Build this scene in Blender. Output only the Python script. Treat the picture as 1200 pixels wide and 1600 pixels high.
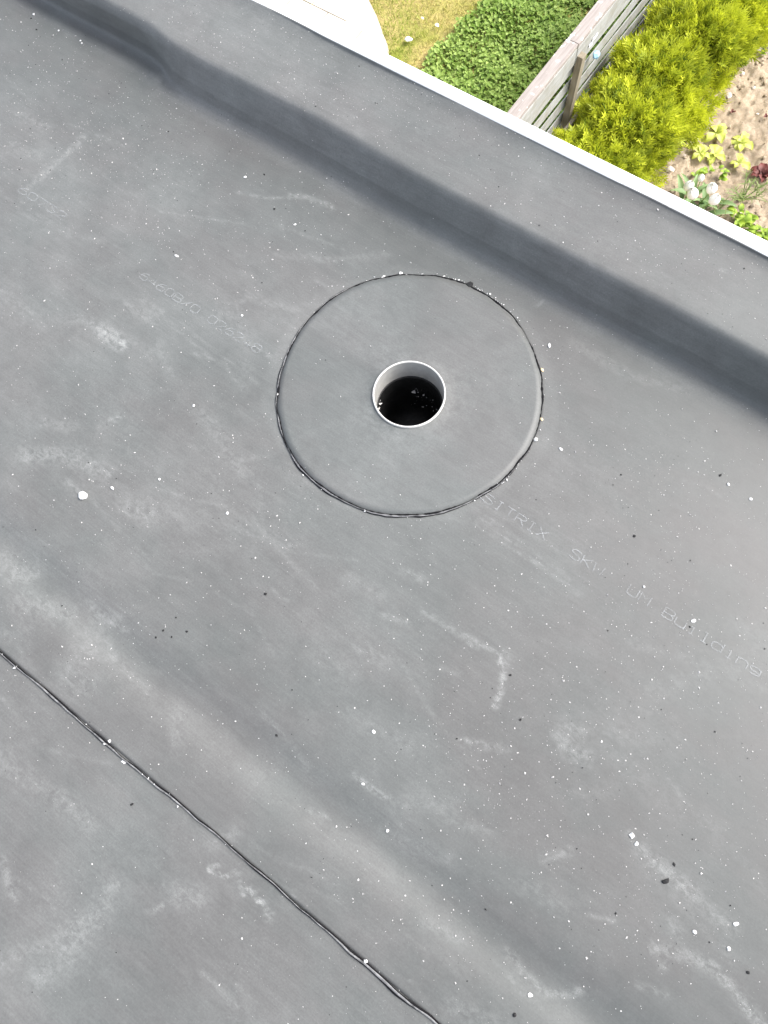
import bpy, math, random
import numpy as np
from mathutils import Vector, Matrix

for o in list(bpy.data.objects):
    bpy.data.objects.remove(o)
S = bpy.context.scene
COL = S.collection
R = math.radians
rnd = random.Random(11)
nr = np.random.default_rng(5)

# ------------------------------------------------------------------ camera, sky, sun, exposure
cd = bpy.data.cameras.new('camera')
cam = bpy.data.objects.new('camera', cd)
COL.objects.link(cam)
cd.sensor_fit = 'AUTO'; cd.sensor_width = 36.0; cd.lens = 36.0 * 1100 / 1600
cd.clip_start = 0.05; cd.clip_end = 2000
M3 = Matrix(((0.80934407, -0.54334722, 0.22301565),
             (0.58323211, 0.78830129, -0.19601375),
             (-0.0693, 0.28871245, 0.95490451)))
cam.matrix_world = Matrix.Translation((0, 0, 1.4500848)) @ M3.to_4x4()
S.camera = cam

SUN_EL, SUN_AZ = R(48), R(42)          # azimuth measured from +Y (over the eave) towards +X
w = bpy.data.worlds.new('World'); S.world = w; w.use_nodes = True
nt = w.node_tree
sky = nt.nodes.new('ShaderNodeTexSky'); sky.sky_type = 'NISHITA'; sky.sun_disc = False
sky.sun_elevation = SUN_EL; sky.sun_rotation = SUN_AZ
sky.dust_density = 3.0; sky.air_density = 0.75; sky.ozone_density = 0.3
bg = nt.nodes['Background']; bg.inputs['Strength'].default_value = 0.15
hs = nt.nodes.new('ShaderNodeHueSaturation'); hs.inputs['Saturation'].default_value = 0.50     # thin white cloud over the blue
nt.links.new(sky.outputs[0], hs.inputs['Color']); nt.links.new(hs.outputs[0], bg.inputs['Color'])
sd = bpy.data.lights.new('sun', 'SUN'); sd.energy = 1.4; sd.angle = R(24); sd.color = (1, 0.98, 0.95)
sun = bpy.data.objects.new('sun', sd); COL.objects.link(sun)
sv = Vector((math.sin(SUN_AZ) * math.cos(SUN_EL), math.cos(SUN_AZ) * math.cos(SUN_EL), math.sin(SUN_EL)))
sun.rotation_euler = sv.to_track_quat('Z', 'Y').to_euler(); sun.location = (0, 0, 8)
vs = S.view_settings
vs.view_transform = 'Standard'; vs.look = 'None'; vs.gamma = 1.0; vs.use_curve_mapping = False
vs.exposure = 1.72

# ------------------------------------------------------------------ helpers
def tag(o, label=None, cat=None, group=None, kind=None):
    if label: o['label'] = label
    if cat: o['category'] = cat
    if group: o['group'] = group
    if kind: o['kind'] = kind
    return o
def empty(name, loc=(0, 0, 0), rz=0.0):
    o = bpy.data.objects.new(name, None); COL.objects.link(o)
    o.location = loc; o.rotation_euler = (0, 0, rz); o.empty_display_size = 0.05
    return o
def link(name, me, parent=None, loc=(0, 0, 0)):
    o = bpy.data.objects.new(name, me); COL.objects.link(o)
    o.location = loc
    if parent: o.parent = parent
    return o
def mesh_np(name, V, F, m, smooth=True):
    """V (n,3) floats, F (k,3|4) ints"""
    V = np.asarray(V, np.float32); F = np.asarray(F, np.int32)
    me = bpy.data.meshes.new(name)
    me.vertices.add(len(V)); me.vertices.foreach_set('co', V.ravel())
    n = F.shape[1]
    me.loops.add(F.size); me.loops.foreach_set('vertex_index', F.ravel())
    me.polygons.add(len(F))
    me.polygons.foreach_set('loop_start', np.arange(0, F.size, n, dtype=np.int32))
    me.polygons.foreach_set('loop_total', np.full(len(F), n, np.int32))
    me.polygons.foreach_set('use_smooth', np.full(len(F), smooth, bool))
    me.materials.append(m); me.update(calc_edges=True); me.validate()
    return me
class MB:
    def __init__(s): s.v = []; s.f = []
    def box(s, c, d, rot=None, jit=0.0):
        b = len(s.v)
        for sz in (-1, 1):
            for sx, sy in ((-1, -1), (1, -1), (1, 1), (-1, 1)):
                p = Vector((sx * d[0] / 2, sy * d[1] / 2, sz * d[2] / 2))
                if jit: p += Vector((rnd.uniform(-jit, jit), rnd.uniform(-jit, jit), rnd.uniform(-jit, jit)))
                if rot: p = rot @ p
                s.v.append(tuple(Vector(c) + p))
        for q in ((3, 2, 1, 0), (4, 5, 6, 7), (0, 1, 5, 4), (1, 2, 6, 5), (2, 3, 7, 6), (3, 0, 4, 7)):
            s.f.append(tuple(b + i for i in q))
        return s
    def tube(s, pts, rs, n=7, cap=True):
        b = len(s.v); pts = [Vector(p) for p in pts]
        for i, p in enumerate(pts):
            t = (pts[min(i + 1, len(pts) - 1)] - pts[max(i - 1, 0)]).normalized()
            a = t.orthogonal().normalized(); c = t.cross(a)
            for k in range(n):
                g = 2 * math.pi * k / n
                s.v.append(tuple(p + (a * math.cos(g) + c * math.sin(g)) * rs[i]))
        for i in range(len(pts) - 1):
            for k in range(n):
                k2 = (k + 1) % n
                s.f.append((b + i * n + k, b + i * n + k2, b + (i + 1) * n + k2, b + (i + 1) * n + k))
        if cap:
            s.f.append(tuple(b + k for k in reversed(range(n))))
            s.f.append(tuple(b + (len(pts) - 1) * n + k for k in range(n)))
        return s
    def grid(s, rows):
        b = len(s.v); m = len(rows[0])
        for r in rows: s.v += [tuple(p) for p in r]
        for i in range(len(rows) - 1):
            for j in range(m - 1):
                s.f.append((b + i * m + j, b + i * m + j + 1, b + (i + 1) * m + j + 1, b + (i + 1) * m + j))
        return s
    def me(s, name, m, smooth=False):
        me = bpy.data.meshes.new(name); me.from_pydata(s.v, [], s.f)
        me.materials.append(m)
        for p in me.polygons: p.use_smooth = smooth
        me.update(); return me
    def build(s, name, m, parent=None, smooth=False, bevel=0.0):
        o = link(name, s.me(name, m, smooth), parent)
        if bevel:
            bv = o.modifiers.new('bevel', 'BEVEL'); bv.width = bevel; bv.segments = 2; bv.limit_method = 'ANGLE'
        return o

# ------------------------------------------------------------------ material helpers
class Mat:
    def __init__(s, name, rough=0.6, spec=0.5):
        s.m = bpy.data.materials.new(name); s.m.use_nodes = True
        s.t = s.m.node_tree; s.b = s.t.nodes['Principled BSDF']
        s.b.inputs['Roughness'].default_value = rough
        s.b.inputs['Specular IOR Level'].default_value = spec
        s.tc = s.n('ShaderNodeTexCoord')
    def n(s, t, **kw):
        x = s.t.nodes.new(t)
        for k, v in kw.items(): setattr(x, k, v)
        return x
    def L(s, a, b): s.t.links.new(a, b)
    def vec(s, scale=(1, 1, 1), rot=(0, 0, 0), src='Object'):
        mp = s.n('ShaderNodeMapping'); mp.inputs['Scale'].default_value = scale; mp.inputs['Rotation'].default_value = rot
        s.L(s.tc.outputs[src], mp.inputs['Vector']); return mp.outputs[0]
    def noise(s, scale, detail=4, rough=0.55, vec=None, dist=0.0):
        x = s.n('ShaderNodeTexNoise'); x.inputs['Scale'].default_value = scale
        x.inputs['Detail'].default_value = detail; x.inputs['Roughness'].default_value = rough
        x.inputs['Distortion'].default_value = dist
        s.L(vec if vec is not None else s.vec(), x.inputs['Vector']); return x.outputs[0]
    def voro(s, scale, vec=None, out='Distance'):
        x = s.n('ShaderNodeTexVoronoi'); x.inputs['Scale'].default_value = scale
        s.L(vec if vec is not None else s.vec(), x.inputs['Vector']); return x.outputs[out]
    def rng(s, v, a, b, c=0.0, d=1.0):
        x = s.n('ShaderNodeMapRange'); x.clamp = True
        for i, q in zip(('From Min', 'From Max', 'To Min', 'To Max'), (a, b, c, d)): x.inputs[i].default_value = q
        s.L(v, x.inputs['Value']); return x.outputs[0]
    def math(s, op, a, b=None):
        x = s.n('ShaderNodeMath', operation=op)
        for i, q in enumerate((a, b)):
            if q is None: continue
            if isinstance(q, (int, float)): x.inputs[i].default_value = q
            else: s.L(q, x.inputs[i])
        return x.outputs[0]
    def mix(s, f, a, b, mode='MIX'):
        x = s.n('ShaderNodeMix', data_type='RGBA', blend_type=mode)
        for i, q in ((0, f), (6, a), (7, b)):
            if isinstance(q, (int, float)): x.inputs[i].default_value = q
            elif isinstance(q, tuple): x.inputs[i].default_value = (*q, 1)
            else: s.L(q, x.inputs[i])
        return x.outputs[2]
    def attr(s, name, out=2):
        x = s.n('ShaderNodeAttribute'); x.attribute_name = name; return x.outputs[out]
    def color(s, c):
        if isinstance(c, tuple): s.b.inputs['Base Color'].default_value = (*c, 1)
        else: s.L(c, s.b.inputs['Base Color'])
        return s
    def rough(s, v): s.L(v, s.b.inputs['Roughness'])
    def bump(s, h, strength=0.3, dist=0.002, prev=None):
        x = s.n('ShaderNodeBump'); x.inputs['Strength'].default_value = strength; x.inputs['Distance'].default_value = dist
        s.L(h, x.inputs['Height'])
        if prev is not None: s.L(prev, x.inputs['Normal'])
        s.L(x.outputs[0], s.b.inputs['Normal']); return x.outputs[0]

def membrane_mat(name, base, dust_col, film_gain=1.0, speck=1.0):
    m = Mat(name, 0.6, 0.45)
    big = m.noise(3.2, 5, 0.6, dist=0.3)
    tint = m.mix(m.rng(m.noise(2.1, 4, 0.6, m.vec((1, 1.6, 1), (0, 0, 0.5))), 0.42, 0.58), (base[0] * 1.05, base[1] * 0.99, base[2] * 1.0), (base[0] * 0.95, base[1] * 1.02, base[2] * 1.02))
    film_and_shade = m.attr('film_and_shade'); dust = m.attr('dust')  # first one: dust layer with painted light and shade mixed in
    med = m.noise(17, 6, 0.68, m.vec((1, 1.5, 1), (0, 0, 0.3)), 0.6)
    fine = m.noise(260, 3, 0.7)
    streak = m.noise(1.0, 5, 0.7, m.vec((6, 120, 40), (0, 0, 0.02)))
    streak2 = m.noise(1.0, 4, 0.7, m.vec((14, 420, 60), (0, 0, 0.05)))
    f = m.math('MULTIPLY', film_and_shade, m.rng(big, 0.3, 0.72, 0.72, 1.22))
    f = m.math('MULTIPLY', f, m.rng(med, 0.3, 0.75, 0.84, 1.2))
    f = m.math('MULTIPLY', f, m.rng(streak, 0.35, 0.7, 0.93, 1.1))
    f = m.math('MULTIPLY', f, m.rng(fine, 0.3, 0.7, 0.78, 1.20))
    f = m.math('MULTIPLY', f, m.rng(streak2, 0.3, 0.68, 0.90, 1.11))
    brk = m.math('MULTIPLY', m.rng(m.noise(55, 6, 0.75, m.vec((1, 1.4, 1), (0, 0, 0.4)), 0.5), 0.40, 0.62), m.rng(m.noise(430, 2, 0.6), 0.32, 0.62, 0.35, 1.0))
    d = m.math('MULTIPLY', m.math('MULTIPLY', dust, brk), 0.95)
    tot = m.math('ADD', f, d)
    # minute pale specks stuck in the film
    sv_ = m.voro(210, None, 'Distance'); sc = m.voro(210, None, 'Color')
    on = m.math('MULTIPLY', m.rng(sv_, 0.16, 0.10), m.rng(sc, 0.70, 0.74))
    on = m.math('MULTIPLY', on, m.rng(m.noise(6, 3, 0.6), 0.42, 0.62, 0.08, 1.0))
    tot = m.math('ADD', tot, m.math('MULTIPLY', on, 0.24 * speck))
    tot = m.math('MULTIPLY', tot, film_gain)
    c = m.mix(m.rng(tot, 0, 1.0), tint, dust_col)
    m.color(c)
    m.rough(m.rng(tot, 0.0, 0.4, 0.46, 0.70))
    w1 = m.noise(900, 2, 0.5)
    b0 = m.bump(w1, 0.12, 0.0006)
    m.bump(m.noise(30, 4, 0.6), 0.10, 0.004, b0)
    return m.m

RUB = membrane_mat('grey_rubber', (0.0385, 0.0392, 0.0370), (0.403, 0.413, 0.398))
RUB2 = membrane_mat('grey_rubber_collar', (0.040, 0.0412, 0.039), (0.392, 0.405, 0.392), 1.0, 0.25)
def plain(name, c, rough=0.6, var=0.15, sc=30, spec=0.5, bump=0.0):
    m = Mat(name, rough, spec)
    k = m.noise(sc, 5, 0.6)
    m.color(m.mix(m.rng(k, 0.3, 0.7), tuple(x * (1 - var) for x in c), tuple(min(1, x * (1 + var)) for x in c)))
    if bump: m.bump(m.noise(sc * 2.5, 5, 0.6), 0.5, bump)
    return m.m
BLACK = plain('fresh_black_rubber', (0.006, 0.006, 0.007), 0.7, 0.3, 200, 0.12)
BEAD = plain('pale_sealant', (0.13, 0.13, 0.13), 0.45, 0.8, 60, 0.4)
PIPEW = plain('dull_white_pipe', (0.33, 0.325, 0.305), 0.45, 0.12, 60)
RIM = plain('white_pipe_lip', (0.48, 0.47, 0.44), 0.4, 0.08, 90)
DARK = plain('wet_black_drain', (0.006, 0.006, 0.006), 0.5, 0.5, 90, 0.25, 0.002)
TRIM = plain('white_powder_coat', (0.80, 0.80, 0.80), 0.32, 0.02, 15)
GRITW = plain('white_mineral', (0.40, 0.39, 0.375), 0.8, 0.2, 300)
GRITY = plain('yellowish_mineral', (0.62, 0.50, 0.30), 0.8, 0.2, 300)
GRITB = plain('black_crumb', (0.024, 0.024, 0.024), 0.75, 0.3, 300, 0.12)
CHALK = plain('white_plaster', (0.60, 0.60, 0.585), 0.85, 0.06, 200, 0.2, 0.002)
WALL = plain('pale_render', (0.55, 0.53, 0.49), 0.9, 0.08, 12)

# ------------------------------------------------------------------ roof surface
CX, CY, CR = -0.4641, 0.5658, 0.300
def wob(x, f, a, ph=0.0):
    return a * (np.sin(x * f + ph) + 0.6 * np.sin(x * f * 2.3 + 1.7 + ph) + 0.35 * np.sin(x * f * 5.1 + 0.4 + ph))
def hflat(x, y):
    x = np.asarray(x, float); y = np.asarray(y, float)
    c = -0.247 + wob(x, 3.1, 0.006)
    d = y - c
    amp = 0.0155 * (1 + 0.25 * np.sin(3.3 * x + 0.5)) * (1 - 0.45 * np.clip((x + 0.35) / 0.6, 0, 1))
    v = -amp * np.exp(-(np.where(d > 0, d / 0.050, d / 0.052)) ** 2)
    und = 0.0016 * np.sin(4.1 * x + 1.3 * y) * np.sin(3.0 * y - 0.8 * x + 0.7) + 0.0008 * np.sin(11 * x - 7 * y)
    rc = np.hypot(x - CX, y - CY)
    und = und * np.clip((rc - 0.25) / 0.2, 0, 1) * np.clip((0.88 - y) / 0.15, 0, 1)
    return v + und
PY = np.array([.84, .905, .930, .945, .956, .965, .974, .982, .991, 1.003, 1.025, 1.08, 1.13, 1.160, 1.178, 1.1915])
PZ = np.array([.000, .0006, .0030, .0110, .0320, .0570, .0810, .0980, .1075, .1110, .1125, .1130, .1140, .1165, .1220, .1290])
def catmull(P, t):
    n = len(P); i = np.clip(np.floor(t).astype(int), 0, n - 2); f = t - i
    p0 = P[np.clip(i - 1, 0, n - 1)]; p1 = P[i]; p2 = P[i + 1]; p3 = P[np.clip(i + 2, 0, n - 1)]
    return 0.5 * (2 * p1 + (p2 - p0) * f + (2 * p0 - 5 * p1 + 4 * p2 - p3) * f ** 2 + (3 * p1 - p0 - 3 * p2 + p3) * f ** 3)

# dust strokes: (polyline of roof points, half width, strength)
DUST = [
    ([(-0.0533, 0.1806), (-0.0089, 0.1837), (0.0343, 0.1878)], .004, .30), ([(0.0222, 0.1901), (0.0535, 0.1630), (0.0683, 0.1309), (0.0765, 0.0976)], .0055, .55),
    ([(0.0332, 0.1918), (0.0491, 0.1814)], .012, .25),
    ([(-0.0720, -0.1684), (-0.0452, -0.1690), (-0.0037, -0.1672)], .006, .40), ([(-0.0050, -0.1653), (0.0465, -0.1531)], .008, .15),
    ([(0.4029, 0.0518), (0.4333, 0.0406), (0.4700, 0.0384)], .008, .32), ([(0.4373, 0.0382), (0.4987, 0.0334), (0.5458, 0.0294)], .016, .30),
    ([(0.5413, 0.0261), (0.5839, 0.0219), (0.6195, 0.0207)], .014, .20),
    ([(0.5285, -0.0875), (0.5777, -0.0630), (0.6215, -0.0524)], .011, .28), ([(0.6206, -0.0506), (0.6682, -0.0599), (0.7055, -0.0737), (0.7399, -0.0830)], .009, .36),
    ([(0.5556, -0.1019), (0.5591, -0.0746)], .009, .2),
    ([(0.3300, -0.2463), (0.3715, -0.2589), (0.4126, -0.2611), (0.4468, -0.2427), (0.4649, -0.2193)], .008, .26),
    ([(-1.0230, 0.8453), (-0.9732, 0.8608), (-0.9038, 0.8683)], .006, .40), ([(-1.1455, 0.7748), (-1.0631, 0.8038), (-0.9962, 0.8508)], .004, .22),
    ([(-1.1672, 0.2814), (-1.1302, 0.2829), (-1.1025, 0.2805)], .019, .50), ([(-1.2479, 0.2748), (-1.1546, 0.2793)], .018, .16),
    ([(-1.0975, -0.0612), (-1.0217, -0.0097), (-0.9130, 0.0156)], .022, .24), ([(-1.0799, -0.0360), (-0.9885, 0.0205)], .018, .14),
    ([(-0.9736, -0.0518), (-0.9390, -0.0540), (-0.9163, -0.0568)], .010, .22),
    ([(-1.6134, 0.6793), (-1.6156, 0.6283), (-1.6180, 0.5679), (-1.6265, 0.4900)], .010, .26), ([(-1.6132, 0.6894), (-1.6139, 0.6442)], .012, .24),
    ([(0.0565, 0.0062), (0.0842, 0.0204), (0.1164, 0.0321)], .005, .34), ([(0.0825, 0.0119), (0.1369, 0.0411)], .012, .12),
    ([(-0.9975, 0.0967), (-0.9801, 0.1337)], .010, .24), ([(-1.1180, 0.0251), (-1.0577, 0.0502)], .016, .18),
    ([(-0.8169, -0.0139), (-0.7600, -0.0017)], .026, .20), ([(-0.7689, -0.2760), (-0.8249, -0.2987), (-0.8698, -0.3134)], .030, .15),
    ([(-0.6949, -0.2735), (-0.6651, -0.3655), (-0.6295, -0.3638)], .030, .13),
    ([(0.2161, 0.1448), (0.2266, 0.1161), (0.2602, 0.1189)], .020, .26), ([(0.2074, 0.1240), (0.2340, 0.1505)], .016, .22),
    ([(0.2852, 0.1947), (0.3362, 0.2026)], .026, .10),
    ([(-0.1989, -0.4694), (-0.1861, -0.4655), (-0.1734, -0.4615), (-0.1611, -0.4551)], .003, .62), ([(-0.1994, -0.4630), (-0.1846, -0.4479)], .002, .4),
    ([(-0.1358, -0.4473), (-0.1168, -0.4628)], .0018, .4), ([(-0.1171, -0.4509), (-0.1056, -0.4477)], .0055, .62), ([(-0.0900, -0.4536), (-0.0776, -0.4497)], .0055, .60),
    ([(-0.0776, -0.4497), (-0.0585, -0.4620), (-0.0475, -0.4643)], .0018, .4), ([(-0.0526, -0.4655), (-0.0521, -0.4545)], .003, .3), ([(-0.1578, -0.4418), (-0.1461, -0.4386)], .0035, .3),
    ([(-0.5407, -0.7013), (-0.5002, -0.7201), (-0.4727, -0.7299)], .010, .26), ([(-0.4222, -0.8366), (-0.3876, -0.7844), (-0.3528, -0.7319), (-0.3352, -0.6789)], .018, .16),
    ([(-0.3386, -0.7996), (-0.3257, -0.7248), (-0.3200, -0.6407), (-0.3345, -0.5973)], .025, .17), ([(-0.3352, -0.6789), (-0.3223, -0.6290)], .016, .14),
    ([(-0.5426, -0.5520), (-0.4946, -0.5461), (-0.4393, -0.5487)], .020, .15), ([(-0.0993, -0.6067), (-0.0592, -0.6083), (-0.0120, -0.6102)], .006, .16),
    ([(-0.2419, -0.5893), (-0.2293, -0.5665)], .007, .20), ([(-0.2287, -0.5391), (-0.1821, -0.5180)], .024, .14),
    ([(-1.1370, 0.2951), (-0.9745, 0.2999)], .020, .10), ([(-1.1580, 0.3656), (-1.0807, 0.3740)], .020, .16), ([(-1.1388, 0.4039), (-1.0791, 0.3961)], .012, .16),
    ([(-0.7113, -0.2354), (-0.6370, -0.2243)], .008, .26), ([(-0.7159, -0.2304), (-0.6582, -0.2112)], .010, .16),
    ([(-0.9216, -0.2812), (-0.8910, -0.2511)], .020, .2), ([(-0.9816, -0.2619), (-0.8919, -0.2604)], .022, .18),
    ([(-0.4439, -0.2699), (-0.4007, -0.3302)], .018, .10), ([(-0.2225, -0.4316), (-0.1966, -0.3846)], .012, .16),
    ([(0.2915, -0.1332), (0.3695, -0.1275)], .02, .10), ([(0.2996, -0.0807), (0.3287, -0.0392)], .010, .18), ([(-0.2708, -0.0211), (-0.2049, -0.0213)], .03, .10),
    ([(-0.2094, 0.1183), (-0.1548, 0.1327)], .006, .22), ([(-0.3231, 0.1373), (-0.2328, 0.1508)], .014, .13), ([(-0.2315, 0.2180), (-0.1867, 0.2243)], .010, .18),
    ([(-0.1484, 0.1694), (-0.0728, 0.1747), (-0.0165, 0.1720)], .006, .22), ([(-0.2140, 0.0350), (-0.1563, 0.0445)], .02, .12),
    ([(-0.1661, 0.4340), (0.0543, 0.4340)], .004, .13), ([(-0.1710, 0.4045), (0.0944, 0.3805)], .003, .18), ([(-0.1767, 0.3886), (0.1010, 0.3819)], .0025, .18), ([(-0.1543, 0.4161), (0.0612, 0.3978)], .003, .16),
    ([(-0.8059, 0.4562), (-0.7591, 0.4511)], .006, .22), ([(-0.9786, 0.3995), (-0.7065, 0.3797)], .003, .14), ([(-1.0541, 0.3914), (-0.8954, 0.3727)], .003, .13),
    ([(0.0320, -0.2167), (0.1542, -0.1814)], .014, .12), ([(0.1767, -0.2971), (0.2500, -0.2809)], .010, .14), ([(-0.1107, -0.2723), (-0.0653, -0.2603)], .004, .26),
    ([(0.0387, -0.1419), (0.1042, -0.1081)], .02, .11), ([(0.2670, 0.0389), (0.3381, 0.1047)], .016, .08),
    ([(0.5343, -0.0303), (0.5532, -0.0414)], .012, .18), ([(0.4115, -0.1091), (0.4532, -0.0908)], .004, .22), ([(0.5394, -0.1509), (0.5817, -0.1372)], .008, .16),
    ([(-0.1565, -0.0863), (-0.0048, -0.0586)], .02, .10), ([(0.1169, -0.1266), (0.1874, -0.1025)], .012, .12),
    ([(-1.7036, 1.0964), (-1.6641, 1.0652)], .003, .3), ([(-0.0352, 1.1204), (-0.0118, 1.1276)], .002, .3), ([(-0.3365, 0.9072), (-0.3315, 0.9269)], .003, .25),
    ([(-0.6755, 0.7651), (-0.6574, 0.7140)], .004, .2), ([(-1.0012, 0.7519), (-0.8074, 0.7874)], .004, .14), ([(-1.2767, 0.6221), (-1.0699, 0.7081)], .003, .16),
    ([(-1.6950, 0.6992), (-1.4850, 0.7294)], .003, .14), ([(-1.8190, 0.6483), (-1.7259, 0.6548)], .02, .16), ([(-1.7567, 0.5602), (-1.6806, 0.5828)], .02, .12),
]
for k in range(150):        # chance scuffs, mostly along the length of the roof
    x = rnd.uniform(-2.2, 0.9); y = rnd.uniform(-1.0, 0.88)
    a = rnd.gauss(-0.05, 0.35); l = rnd.uniform(0.02, 0.16); b = rnd.uniform(-.3, .3)
    DUST.append(([(x, y), (x + l * math.cos(a), y + l * math.sin(a)), (x + 1.9 * l * math.cos(a + b), y + 1.9 * l * math.sin(a + b))],
                 rnd.choice((.002, .003, .005, .012, .025)), rnd.uniform(.05, .15)))

def dust_field(X, Y):
    D = np.zeros_like(X)
    for pts, wd, st in DUST:
        P = np.array([p[:2] for p in pts], float); g = wd * 3
        wd = max(wd, 0.0032)
        sel = (X > P[:, 0].min() - g) & (X < P[:, 0].max() + g) & (Y > P[:, 1].min() - g) & (Y < P[:, 1].max() + g)
        if not sel.any(): continue
        x = X[sel]; y = Y[sel]; best = np.full(x.shape, 9.0)
        for a, b in zip(P[:-1], P[1:]):
            d = b - a; L = max(d @ d, 1e-9)
            t = np.clip(((x - a[0]) * d[0] + (y - a[1]) * d[1]) / L, 0, 1)
            best = np.minimum(best, np.hypot(x - a[0] - t * d[0], y - a[1] - t * d[1]))
        D[sel] = np.maximum(D[sel], st * np.exp(-(best / wd) ** 2))
    return D

def set_attr(me, name, a):
    at = me.attributes.new(name, 'FLOAT', 'POINT'); at.data.foreach_set('value', np.asarray(a, np.float32).ravel())
def grid_faces(nx, ny):
    i, j = np.meshgrid(np.arange(nx - 1), np.arange(ny - 1), indexing='ij')
    a = (i * ny + j).ravel()
    return np.stack([a, a + ny, a + ny + 1, a + 1], 1)

house = tag(empty('flat_roof_house', (0, 0, 0)), 'flat roof house extension covered in dusty dark grey rubber sheet with a raised edge', 'building')

# main sheet, one piece up and over the raised edge
xs = np.arange(-3.4, 1.7, 0.006)
SEAM = -0.4115
u_flat = np.linspace(SEAM, 0.84, 210)
t_par = np.linspace(0, len(PY) - 1, 92)[1:]
XX, UU = np.meshgrid(xs, u_flat, indexing='ij')
Zf = hflat(XX, UU)
yp = catmull(PY, t_par); zp = catmull(PZ, t_par)
XP, YP = np.meshgrid(xs, yp, indexing='ij'); ZP = np.repeat(zp[None], len(xs), 0)
kl = 1 / (1 + np.exp((XP + 1.55) / 0.025))                      # 1 left of the kink at the gusset
low = np.clip((0.085 - ZP) / 0.085, 0, 1)
fade = np.clip((YP - 0.84) / 0.06, 0, 1)
YP = YP + fade * (kl * (0.020 + 0.030 * low) + wob(XP, 2.2, 0.0035, 0.9) + 0.012 * np.exp(-((XP + 1.0) / 0.25) ** 2) * (1 - low))
YP = np.where(t_par[None] > len(PY) - 2.2, np.minimum(YP, 1.1915), YP)
YP[:, -1] = 1.1915; YP[:, -2] = np.minimum(YP[:, -2], 1.1890); 
for q in range(3, 24): YP[:, -q] = np.minimum(YP[:, -q], YP[:, -q + 1] - 0.0004)
ZP = ZP + fade * wob(XP, 5.0, 0.0010, 2.0) * (ZP > 0.02)
# a small crease where the two membrane pieces meet at the kink
ZP = ZP + 0.006 * np.exp(-((XP + 1.575) / 0.020) ** 2) * np.exp(-((YP - 0.95) / 0.03) ** 2)
Xa = np.concatenate([XX, XP], 1); Ya = np.concatenate([UU, YP], 1); Za = np.concatenate([Zf, ZP], 1)
ny = Xa.shape[1]
V = np.stack([Xa, Ya, Za], 2).reshape(-1, 3)
F = grid_faces(len(xs), ny)
cen = V[F].mean(1)
F = F[np.hypot(cen[:, 0] - CX, cen[:, 1] - CY) > 0.105]
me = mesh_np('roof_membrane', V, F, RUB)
film_and_shade = np.full(Xa.shape, 0.150)
sl = np.gradient(Za, axis=1) / np.maximum(np.hypot(np.gradient(Za, axis=1), np.gradient(Ya, axis=1)), 1e-6)
film_and_shade = film_and_shade * (1 + 0.45 * np.clip(np.abs(sl) * 1.25, 0, 1))  # steep face painted lighter to lift its shade
film_and_shade = np.where(Za > 0.10, film_and_shade * 0.93, film_and_shade)
film_and_shade = film_and_shade * (1 + 0.20 * np.clip(-(Xa + 0.4) / 0.8, -1.2, 1.0))  # sky brightness painted in, lighter towards the left
film_and_shade = film_and_shade * (1 - 0.20 * np.clip((Xa + 0.05) / 0.45, 0, 1))  # right end of that light gradient painted deeper
film_and_shade = film_and_shade * (1 - 0.26 * np.clip((Ya - 0.62) / 0.26, 0, 1) * (Za < 0.04))  # shade in front of the raised edge painted into the flat sheet
film_and_shade = film_and_shade + 0.085 * np.exp(-((Ya - 0.922 - 0.02 * (Xa < -1.55)) / 0.018) ** 2) * (Za < 0.03) + 0.03 * np.exp(-((Za - 0.1085) / 0.003) ** 2) * (Ya < 1.05)  # base strip: corner dust plus painted light; crest: painted highlight
film_and_shade = film_and_shade + 0.012 * np.exp(-((Ya + 0.285 - wob(Xa, 3.1, 0.006)) / 0.028) ** 2)  # pale band beside the dip, part dust, part painted light
ring = np.hypot(Xa - CX, Ya - CY)
ang = np.arctan2(Ya - CY, Xa - CX)
wid = 0.028 + 0.014 * np.sin(2 * ang + 1.0) + 0.006 * np.sin(7 * ang)
clean = np.clip((wid - (ring - CR)) / 0.012, 0, 1)
film_and_shade = film_and_shade * (1 - 0.0 * clean)
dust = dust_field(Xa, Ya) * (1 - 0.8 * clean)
film_and_shade = film_and_shade + clean * 0.030
set_attr(me, 'film_and_shade', film_and_shade); set_attr(me, 'dust', dust)
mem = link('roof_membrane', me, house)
mem['label'] = 'main dusty dark grey rubber sheet around the drain'
sol = mem.modifiers.new('thick', 'SOLIDIFY'); sol.thickness = 0.0025; sol.offset = -1

# nearer sheet, tucked under the lap
xs2 = np.arange(-3.4, 1.7, 0.007); ys2 = np.linspace(-1.9, SEAM + 0.03, 230)
X2, Y2 = np.meshgrid(xs2, ys2, indexing='ij')
Z2 = hflat(X2, Y2) - 0.0035
me = mesh_np('roof_membrane', np.stack([X2, Y2, Z2], 2).reshape(-1, 3), grid_faces(len(xs2), len(ys2)), RUB)
set_attr(me, 'film_and_shade', 0.168 * (1 + 0.10 * np.clip(-(X2 + 0.4) / 0.8, -1.2, 1.2))); set_attr(me, 'dust', dust_field(X2, Y2))  # same leftward light gradient painted into the nearer sheet
mem2 = link('roof_membrane', me, house)
mem2['label'] = 'nearer rubber sheet lapped under the main sheet along the seam'

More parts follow.
